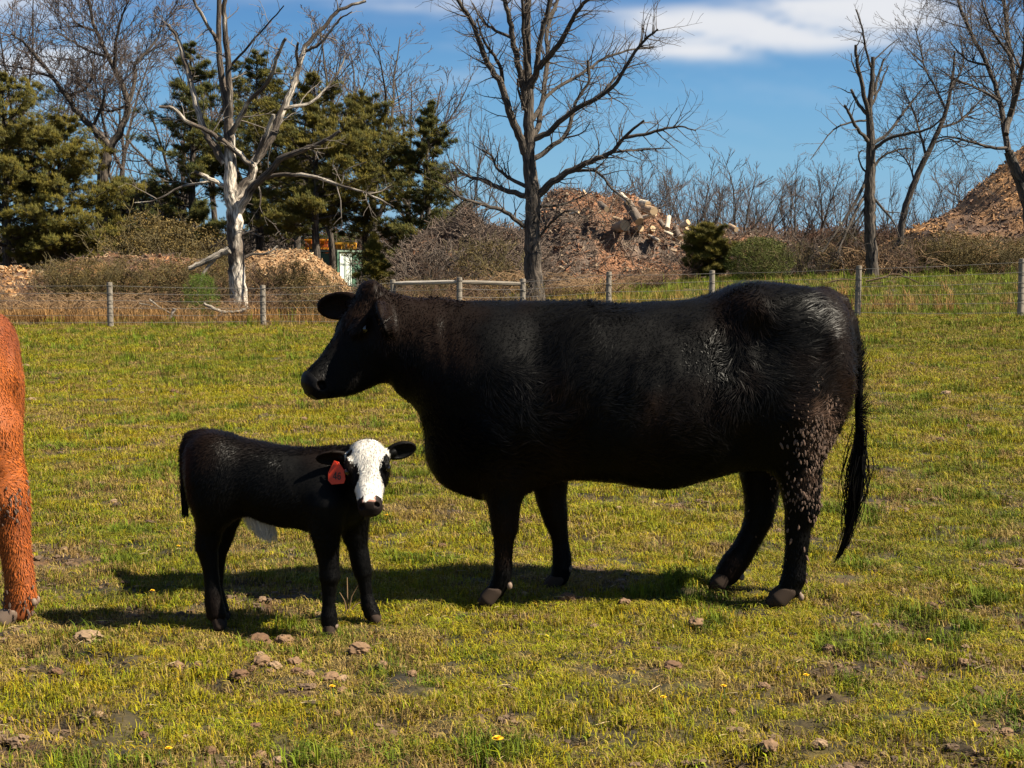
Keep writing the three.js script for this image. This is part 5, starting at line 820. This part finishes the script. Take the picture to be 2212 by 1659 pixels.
heap('mulch_heap', 'tan mulch heap sloping down to the right of the bleached dead tree', [[480, 622], [530, 560], [580, 541], [640, 537], [672, 545], [710, 575], [750, 606], [775, 625]], -53, 4, (x, y, z) => { const f = .7 + .6 * noise(x * 6, y * 6, z * 6); return [.25 * f, .145 * f, .068 * f]; }, { seed: 5, rough: .08, bits: [[chipGeo, 3000, .08, .24, chipTone([.32, .185, .085], [.42, .30, .17]), 'wood_chips']] });
const darkMulch = (x, y, z) => { const n = fbm(x * .45 + 3, y * .8, z * .45, 3), f = .55 + .9 * noise(x * 5, y * 5, z * 5), s = sstep(.44, .58, n); return [lerp(.095, .30, s) * f, lerp(.054, .150, s) * f, lerp(.033, .055, s) * f]; };
heap('mulch_heap', 'towering brown mulch heap at the right edge', [[1925, 600], [1960, 500], [2000, 478], [2060, 452], [2100, 412], [2150, 362], [2211, 305], [2300, 225], [2420, 150], [2560, 140], [2760, 260], [2950, 600]], -74, 16, darkMulch, { seed: 6, nx: 200, rough: .10, pow: 1.15, bits: [[chipGeo, 14000, .09, .34, (rng, x, y) => { const s = sstep(.42, .58, fbm(x * .45 + 3, y * .8, 0, 3)), f = .35 + .9 * rng(); return [lerp(.15, .36, s) * f, lerp(.084, .19, s) * f, lerp(.05, .075, s) * f]; }, 'wood_chips'], [stickGeo, 900, .4, 1.2, stickTone, 'twigs']] });
const debrisCol = (x, y, z) => { const n = fbm(x * .7 + 9, y * .7, z * .7, 3), f = .5 + noise(x * 5, y * 5, z * 5), s = sstep(.42, .6, n); return [lerp(.10, .21, s) * f, lerp(.070, .098, s) * f, lerp(.052, .048, s) * f]; };
const onDebris = heap('debris_heap', 'big heap of roots soil and cut logs behind the cow', [[1080, 605], [1130, 500], [1180, 428], [1225, 412], [1270, 420], [1310, 436], [1350, 428], [1400, 455], [1440, 478], [1500, 500], [1580, 505], [1660, 512], [1720, 528], [1790, 545], [1840, 610]], -62, 5.5, debrisCol, { seed: 7, nx: 160, rough: .34, bits: [[chipGeo, 6500, .07, .30, chipTone([.22, .105, .055], [.40, .29, .19]), 'wood_chips'], [stickGeo, 4500, .4, 1.4, stickTone, 'branches']] });
heap('brush_heap', 'grey heap of piled cut branches behind the wooden fence brace', [[800, 612], [860, 570], [910, 515], [970, 480], [1040, 488], [1100, 500], [1160, 540], [1210, 612]], -56, 4, debrisCol, { seed: 8, rough: .9, bits: [[stickGeo, 7500, .5, 1.3, stickTone, 'branches'], [chipGeo, 700, .1, .3, chipTone([.20, .13, .09], [.38, .28, .2]), 'wood_chips']] });
{ // cut logs on the debris heap
  const rng = RNG(55), barkM = new THREE.MeshStandardMaterial({ vertexColors: true, roughness: .9, bumpMap: barkBump, bumpScale: .04 }), cut = mat(.50, .35, .20, .85), k = 60 / F;
  const defs = [[1355, 438, 1381, 478, 10.5, 0], [1341, 421, 1357, 437, 6, 2], [1392, 452, 1412, 456, 9.5, 1], [1384, 438, 1399, 442, 8, 2], [1389, 471, 1415, 462, 5, 2], [1444, 469, 1440, 494, 5.5, 2], [1332, 492, 1350, 487, 12, 1], [1370, 497, 1383, 493, 8, 1], [1398, 500, 1410, 494, 7, 1], [1458, 492, 1468, 514, 6.5, 0], [1472, 488, 1486, 480, 7, 2], [1478, 500, 1484, 492, 5, 2], [1400, 508, 1424, 520, 3, 2], [1434, 500, 1452, 508, 4, 2], [1324, 470, 1344, 476, 4, 1], [1425, 478, 1434, 490, 5, 0], [1505, 492, 1512, 506, 4, 1], [1528, 498, 1536, 508, 6, 1], [1552, 490, 1566, 500, 6, 0], [1575, 488, 1590, 496, 6, 1], [1690, 544, 1698, 552, 7, 1], [1232, 462, 1250, 458, 3, 2], [1296, 440, 1310, 452, 6, 0], [1310, 505, 1330, 512, 4, 0]];
  const words = ['grey-barked', 'tan sawn', 'pale bark-stripped'];
  const labels = ['large grey log leaning downhill at the top of the debris heap', 'pale log end at the very top of the debris heap', 'tan round log seen end-on in the log cluster', 'white split log behind the tan round log', 'long white log lying below the tan round log', 'short white log standing upright right of the log cluster', 'big pale stump round left of the log cluster', 'small tan stump below the large leaning log', 'rounded tan stump under the long white log', 'grey log standing on end right of the log cluster', 'pale log at the right end of the log cluster', 'small white log chunk at the right end of the cluster', 'thin white pole lying low on the debris heap', 'thin pale log below the upright white log', 'slim tan log left of the large leaning log', 'dark log wedged beside the upright white log', 'small tan log left of the juniper top', 'tan log chunk just above the juniper', 'grey log right of the juniper top', 'tan log piled right of the juniper', 'orange sawn log end low on the right of the heap', 'small pale stick end left on the debris heap', 'dark log half buried left of the large leaning log', 'grey log low in front of the stump round'];
  defs.forEach(([xa, ya, xb, yb, r, tone], i) => {
    const z = -58.6 - (i % 5) * .35, A = at(xa, ya, z - .3 * rng()), B = at(xb, yb, z + .8 * rng()), R = r * k, t = thing('log', labels[i], 'log', A.clone().lerp(B, .5), 'cut logs on the debris heap'), g0 = t.position.clone(), g = new GB(), P = [], RR = [];
    const col = (x, y, zz) => { const f = .6 + .7 * noise(x * 9, y * 9, zz * 9); return tone === 0 ? [.14 * f, .105 * f, .08 * f] : tone === 1 ? [.33 * f, .225 * f, .14 * f] : [.52 * f, .44 * f, .34 * f]; };
    for (let s = 0; s <= 5; s++) { P.push(A.clone().lerp(B, s / 5).add(V((rng() - .5) * R * .08, (rng() - .5) * R * .08, 0))); RR.push(R * (.94 + .1 * rng())); } g.tube(P, RR, 12, col); mesh('bark', shift(g.build(), g0), barkM, t);
    for (const [E, O] of [[P[0], P[1]], [P[5], P[4]]]) { const c = new THREE.CylinderGeometry(R * .93, R * .93, .02, 14); c.applyQuaternion(new THREE.Quaternion().setFromUnitVectors(Y, E.clone().sub(O).normalize())); c.translate(E.x - g0.x, E.y - g0.y, E.z - g0.z); mesh('cut_end', c, cut, t); }
  });
}
// ------------------------------------------------------------------ yard equipment
{
  const z = -80, base = at(728, 590, z); base.y = terrain(base.x, z);
  const t = thing('shipping_container', 'green corrugated container with white doors behind the mulch heap', 'container', base); t.rotation.y = -.60;
  const top = at(728, 543, z).y - base.y, green = mat(.055, .12, .075, .6), white = mat(.55, .60, .54, .6), H = top, wall = (name, w, x, zz, ry, m) => { const g = new GB(), n = Math.round(w / .14); let pos = []; const sh = new THREE.Shape(); const pts = []; for (let i = 0; i <= n; i++) { const a = i / n * w - w / 2; pts.push([a, i % 2 ? .035 : 0]); } pts.forEach((q, i) => i ? sh.lineTo(q[0], q[1]) : sh.moveTo(q[0], q[1])); for (let i = pts.length - 1; i >= 0; i--) sh.lineTo(pts[i][0], pts[i][1] - .03); const e = new THREE.ExtrudeGeometry(sh, { depth: H - .14, bevelEnabled: false }); e.rotateX(-Math.PI / 2); e.rotateY(ry); e.translate(x, .05, zz); mesh(name, e, m, t); };
  // rotated so that the corner at the origin points to the camera: long side goes left, end goes right
  wall('side_wall', 4.6, -2.35, 0, Math.PI, green); wall('end_wall', 1.1, .06, -1.75, -Math.PI / 2, green); wall('side_wall', 4.6, -2.35, -2.3, 0, green); wall('end_wall', 2.2, -4.7, -1.15, Math.PI / 2, green);
  for (const dz of [-.36, -.88]) { const d = new THREE.BoxGeometry(.05, H - .25, .46); d.translate(.07, H / 2, dz); mesh('door', d, white, t); const b = new THREE.CylinderGeometry(.02, .02, H - .3, 8); b.translate(.11, H / 2, dz - .12); mesh('lock_bar', b, green, t); }
  for (const [x, zz] of [[.02, .02], [.02, -2.32], [-4.72, .02], [-4.72, -2.32]]) { const c = new THREE.BoxGeometry(.14, H, .14); c.translate(x, H / 2, zz); mesh('corner_post', c, green, t); }
  const roof = new THREE.BoxGeometry(4.9, .10, 2.5); roof.translate(-2.35, H + .02, -1.15); mesh('roof', roof, mat(.16, .22, .16, .7), t);
}
function panelBox(w, h, d, x, y, z) { const g = new THREE.BoxGeometry(w, h, d); g.translate(x, y, z); return g; }
{
  const z = -86, base = at(686, 590, z), k = 86 / F; base.y = terrain(base.x, z); const y = (py) => at(686, py, z).y - base.y, orange = mat(.75, .26, .012, .5), deep = mat(.42, .09, .01, .6), dark = mat(.02, .018, .016, .7);
  const t = thing('spreader_hopper', 'orange yellow spreader hopper above the green container', 'hopper', base), w = 50 * k, T = y(517), M = y(527), B = y(539);
  mesh('rim', panelBox(w, T - y(520), 1.5, 0, (T + y(520)) / 2, 0), orange, t);
  const g = new THREE.CylinderGeometry(.5, .36, M < B ? 1 : y(520) - M, 4, 1); g.rotateY(Math.PI / 4); g.scale(w / .707 * .98, 1, 1.45 / .707 * .98); g.translate(0, (y(520.5) + M) / 2, 0); mesh('hopper', g, orange, t);
  for (const x of [-.45, -.2, .2, .45]) mesh('rib', panelBox(.06, y(520) - M, .05, x * w * .92, (y(520) + M) / 2, .76), deep, t);
  mesh('chassis', panelBox(w * .92, y(528) - y(533), 1.2, 0, (y(528) + y(533)) / 2, 0), deep, t); mesh('frame', panelBox(w * .5, y(533) - y(538), 1.1, 0, (y(533) + y(538)) / 2, .05), orange, t);
  for (const x of [-.42, .42]) for (const zz of [-.5, .5]) mesh('leg', panelBox(.12, y(533), .12, x * w, y(533) / 2, zz), deep, t);
  for (const x of [-.4, .4]) mesh('bracket', panelBox(.3, y(535) - y(539), .3, x * w, (y(535) + y(539)) / 2, .5), orange, t);
}
{
  const z = -86, base = at(750, 590, z), k = 86 / F; base.y = terrain(base.x, z); const y = (py) => at(750, py, z).y - base.y, yel = mat(.75, .36, .03, .5), dark = mat(.025, .02, .018, .7);
  const t = thing('yellow_machine', 'yellow machine frame with uprights right of the spreader hopper', 'machine', base);
  mesh('deck', panelBox(1.5, .18, 1.2, 0, y(542), 0), dark, t);
  for (const [px, w, a] of [[729, .16, .12], [735, .18, -.15], [743, .14, .35], [752, .16, -.2], [760, .14, .1], [767, .16, -.1]]) { const g = new THREE.BoxGeometry(w, y(525) - y(542), .2); g.rotateZ(a); g.translate((px - 750) * k, (y(525) + y(542)) / 2, .2 * Math.sin(px)); mesh('upright', g, yel, t); }
  for (const [px, w] of [[733, .42], [747, .3], [763, .4]]) mesh('bar', panelBox(w, .12, .22, (px - 750) * k, y(526), .3), yel, t);
  for (const px of [726, 768]) mesh('mast', panelBox(.05, y(508) - y(526), .05, (px - 750) * k, (y(508) + y(526)) / 2, -.2), mat(.25, .22, .18, .7), t);
  for (const x of [-.6, .6]) mesh('stand', panelBox(.16, y(542), .9, x, y(542) / 2, 0), dark, t);
}
{
  const z = -72, base = at(284, 590, z), k = 72 / F; base.y = terrain(base.x, z); const y = (py) => at(284, py, z).y - base.y, t = thing('loader_bucket', 'bright yellow loader bucket half hidden by brush on the left', 'bucket', base), yel = mat(.78, .46, .07, .55);
  const sh = new THREE.Shape(); const h = y(534) - y(552); [[-.62, 0], [.62, -.05], [.72, h * .8], [.55, h], [-.7, h * .92]].forEach((q, i) => i ? sh.lineTo(...q) : sh.moveTo(...q)); const g = new THREE.ExtrudeGeometry(sh, { depth: .9, bevelSize: .03, bevelThickness: .03 }); g.translate(0, y(552), -.45); mesh('shell', g, yel, t); mesh('lip', panelBox(1.3, .07, .98, .02, y(535), 0), mat(.6, .25, .03, .5), t); for (const x of [-.45, .45]) mesh('arm', panelBox(.14, y(548), .5, x, y(548) / 2, -.1), mat(.10, .05, .03, .7), t);
}
{ // fallen limbs by the bleached tree
  const rng = RNG(66); const fallen = (label, z, lines, col) => { const b = at(lines[0].p[0][0], lines[0].p[0][1], z), t = thing('fallen_limb', label, 'branch', V(b.x, terrain(b.x, z), z)), g0 = t.position.clone(); lines.forEach((l, i) => { const p = l.p.map(([x, y, dz = 0]) => at(x, y, z + dz)), [P, R] = smooth(p, p.map((_, j) => lerp(l.r[0], l.r[1], j / (p.length - 1)) * -z / F), 4, .4, rng), g = new GB(); g.tube(P, R, 9, col, true); mesh(i ? 'side_branch' : 'limb', shift(g.build(), g0), barkMat, t); }); };
  const pale = (x, y, z) => { const f = .6 + .7 * noise(x * 8, y * 8, z * 8); return [.46 * f, .39 * f, .31 * f]; };
  fallen('thick broken limb leaning against the bleached dead trunk', -43.4, [{ p: [[494, 540], [465, 553], [440, 566], [408, 580]], r: [9, 5] }, { p: [[470, 552], [440, 590], [425, 640, .2]], r: [4, 2] }], pale);
  fallen('pale forked branch lying on the grass between the two left posts', -41.6, [{ p: [[440, 655], [460, 666], [482, 674], [510, 673], [531, 670]], r: [3.4, 4.4] }, { p: [[481, 675], [468, 688], [460, 697]], r: [3.4, 2] }, { p: [[529, 672], [532, 660]], r: [2.5, 1.5] }], pale);
  fallen('short white branch stub sticking up behind the fence', -41.9, [{ p: [[364, 692], [370, 680], [377, 667]], r: [2.5, 4] }], pale);
  fallen('long thin branch slanting down between the two left posts', -42, [{ p: [[322, 646], [345, 664], [375, 680], [408, 693]], r: [2, 1.3] }, { p: [[300, 655], [330, 662], [352, 672]], r: [1.4, 1] }], pale);
  fallen('dead branches piled at the foot of the slim dead tree', -47, [{ p: [[1870, 608], [1905, 600], [1930, 592], [1955, 598], [1985, 612]], r: [2.4, 1.2] }, { p: [[1880, 612], [1920, 608], [1950, 585]], r: [1.6, .8] }, { p: [[1780, 612], [1820, 604], [1860, 606]], r: [1.8, 1] }], caneTan);
}
// ------------------------------------------------------------------ clods, flowers, litter in the pasture
{
  const yellow = mat(.72, .44, .008, .8), green = mat(.07, .12, .02, .7), rng = RNG(210);
  [[1075, 1634, 'large yellow dandelion at the bottom centre of the picture'], [386, 1193, 'yellow dandelion behind the calf hind legs'], [330, 1290, 'yellow dandelion in the shadow left of the calf'], [1432, 1534, 'yellow dandelion in the grass below the cow belly shadow'], [1562, 1512, 'yellow dandelion in front of the cow hind hooves, left one'], [1740, 1490, 'yellow dandelion in front of the cow hind hooves, right one'], [2005, 1404, 'yellow dandelion right of the cow tail'], [835, 1122, 'yellow dandelion just right of the calf chin'], [366, 1650, 'yellow dandelion at the lower left bottom edge'], [718, 1512, 'yellow dandelion in the grass below the calf front hoof']].forEach(([px, py, label], n) => {
    const p = onGround(px, py + 10), t = thing('dandelion', label, 'flower', p, 'dandelions in the pasture'), h = .05 + .02 * rng(), r = n ? .0115 : .019, g = new GB(); g.tube([V(0, -.01, 0), V(.004, h * .5, .003), V(0, h, .006)], [.002, .0018, .0018], 5); mesh('stem', g.build(), green, t);
    const f = new GB(); for (let k = 0; k < 3; k++) for (let i = 0; i < 18; i++) { const a = i / 18 * 6.283 + k * .2, e = .25 + k * .5, L = r * (1 - k * .22), d = V(Math.cos(a) * Math.cos(e), Math.sin(e), Math.sin(a) * Math.cos(e)), s = V(-Math.sin(a), 0, Math.cos(a)).multiplyScalar(.0022), q = [0, 1, 2].map(() => 0); const o = V(0, h, .006), A = f.vert(o.x + s.x, o.y, o.z + s.z, 0, 1, 0), B = f.vert(o.x - s.x, o.y, o.z - s.z, 0, 1, 0), C = f.vert(o.x + d.x * L + s.x, o.y + d.y * L, o.z + d.z * L + s.z, 0, 1, 0), D = f.vert(o.x + d.x * L - s.x, o.y + d.y * L, o.z + d.z * L - s.z, 0, 1, 0); f.i.push(A, B, D, A, D, C); } const fg = f.build(); fg.deleteAttribute('normal'); fg.computeVertexNormals(); mesh('flower_head', fg, yellow, t);
  });
}
{ // loose straw and crumbs
  const rng = RNG(220), geo = (() => { const g = new GB(); g.tube([V(-.5, 0, 0), V(0, .06, .04), V(.5, .02, 0)], [.03, .028, .015], 4); return g.build(); })(), list = [], crumbs = [], cg = new THREE.IcosahedronGeometry(1, 2); { const p = cg.attributes.position; for (let i = 0; i < p.count; i++) { const k = .45 + .95 * noise(p.getX(i) * 2.4 + 5, p.getY(i) * 2.4, p.getZ(i) * 2.4); p.setXYZ(i, p.getX(i) * k, p.getY(i) * k * .7, p.getZ(i) * k); } cg.computeVertexNormals(); }
  for (let i = 0; i < 2600; i++) { const d = 3 + 20 * rng() ** 1.6, x = (rng() * 2 - 1) * (.43 * d + .6), z = -d, s = .02 + .045 * rng() ** 2; list.push([new THREE.Matrix4().compose(V(x, terrain(x, z) + .012 + .012 * rng(), z), new THREE.Quaternion().setFromEuler(new THREE.Euler(0, rng() * 6, (rng() - .5) * .5)), V(s, s, s)), (() => { const f = .6 + .7 * rng(); return [.36 * f, .27 * f, .14 * f]; })()]); }
  for (let i = 0; i < 60000; i++) { const d = 3 + 22 * rng() ** 1.5, x = (rng() * 2 - 1) * (.43 * d + .6), z = -d, b = dirt(x, z); if (rng() > b * 1.3 - .12) continue; const s = (.004 + .013 * rng() ** 3) * (1 + d * .03), f = .5 + .9 * rng(); crumbs.push([new THREE.Matrix4().compose(V(x, terrain(x, z) + s * .4, z), new THREE.Quaternion().setFromEuler(new THREE.Euler(0, rng() * 6, 0)), V(s * 1.3, s, s)), [.12 * f, .075 * f, .042 * f]]); }
  const lumps = []; for (let i = 0; i < 1500; i++) { const d = 5 + 32 * rng() ** 1.2, x = (rng() * 2 - 1) * (.43 * d + .6), z = -d; if (noise(x * .9 + 2, z * .9) < .42) continue; const s = (.006 + .013 * rng() ** 2) * (1 + d * .045), f = .4 + 1.0 * rng() ** 1.5; lumps.push([new THREE.Matrix4().compose(V(x, terrain(x, z) + s * .45, z), new THREE.Quaternion().setFromEuler(new THREE.Euler((rng() - .5) * .6, rng() * 6, (rng() - .5) * .6)), V(s * (1 + .9 * rng()), s * .75, s * 1.1)), [.075 * f, .043 * f, .023 * f]]); }
  tag(instanced('soil_lumps', cg, chipMat, lumps), 'dark trodden soil lumps strewn over the pasture', 'soil', null, 'stuff');
  tag(instanced('loose_straw', geo, chipMat, list), 'loose dry straw stalks in the pasture', 'straw', null, 'stuff'); tag(instanced('soil_crumbs', cg, chipMat, crumbs), 'small crumbs of soil on bare patches', 'soil', null, 'stuff');
  const p = onGround(750, 1325), t = thing('dry_weed', 'dry weed stalk standing between the calf front legs', 'weed', p), g = new GB(); for (const [a, b, h] of [[.0, .0, .16], [.05, .02, .13], [-.03, .03, .10], [.09, -.02, .06]]) g.tube([V(0, -.01, 0), V(a * .4, h * .6, b * .4), V(a, h, b)], [.004, .003, .0015], 5, caneTan); mesh('stalks', g.build(), twigMat, t);
}
{ let T = 0, I = 0; scene.traverse((m) => { if (m.isInstancedMesh) I += m.count; else if (m.isMesh) T += (m.geometry.index ? m.geometry.index.count : m.geometry.attributes.position.count) / 3; }); console.log('triangles in all', T, 'instances', I); }
renderer.render(scene, camera);
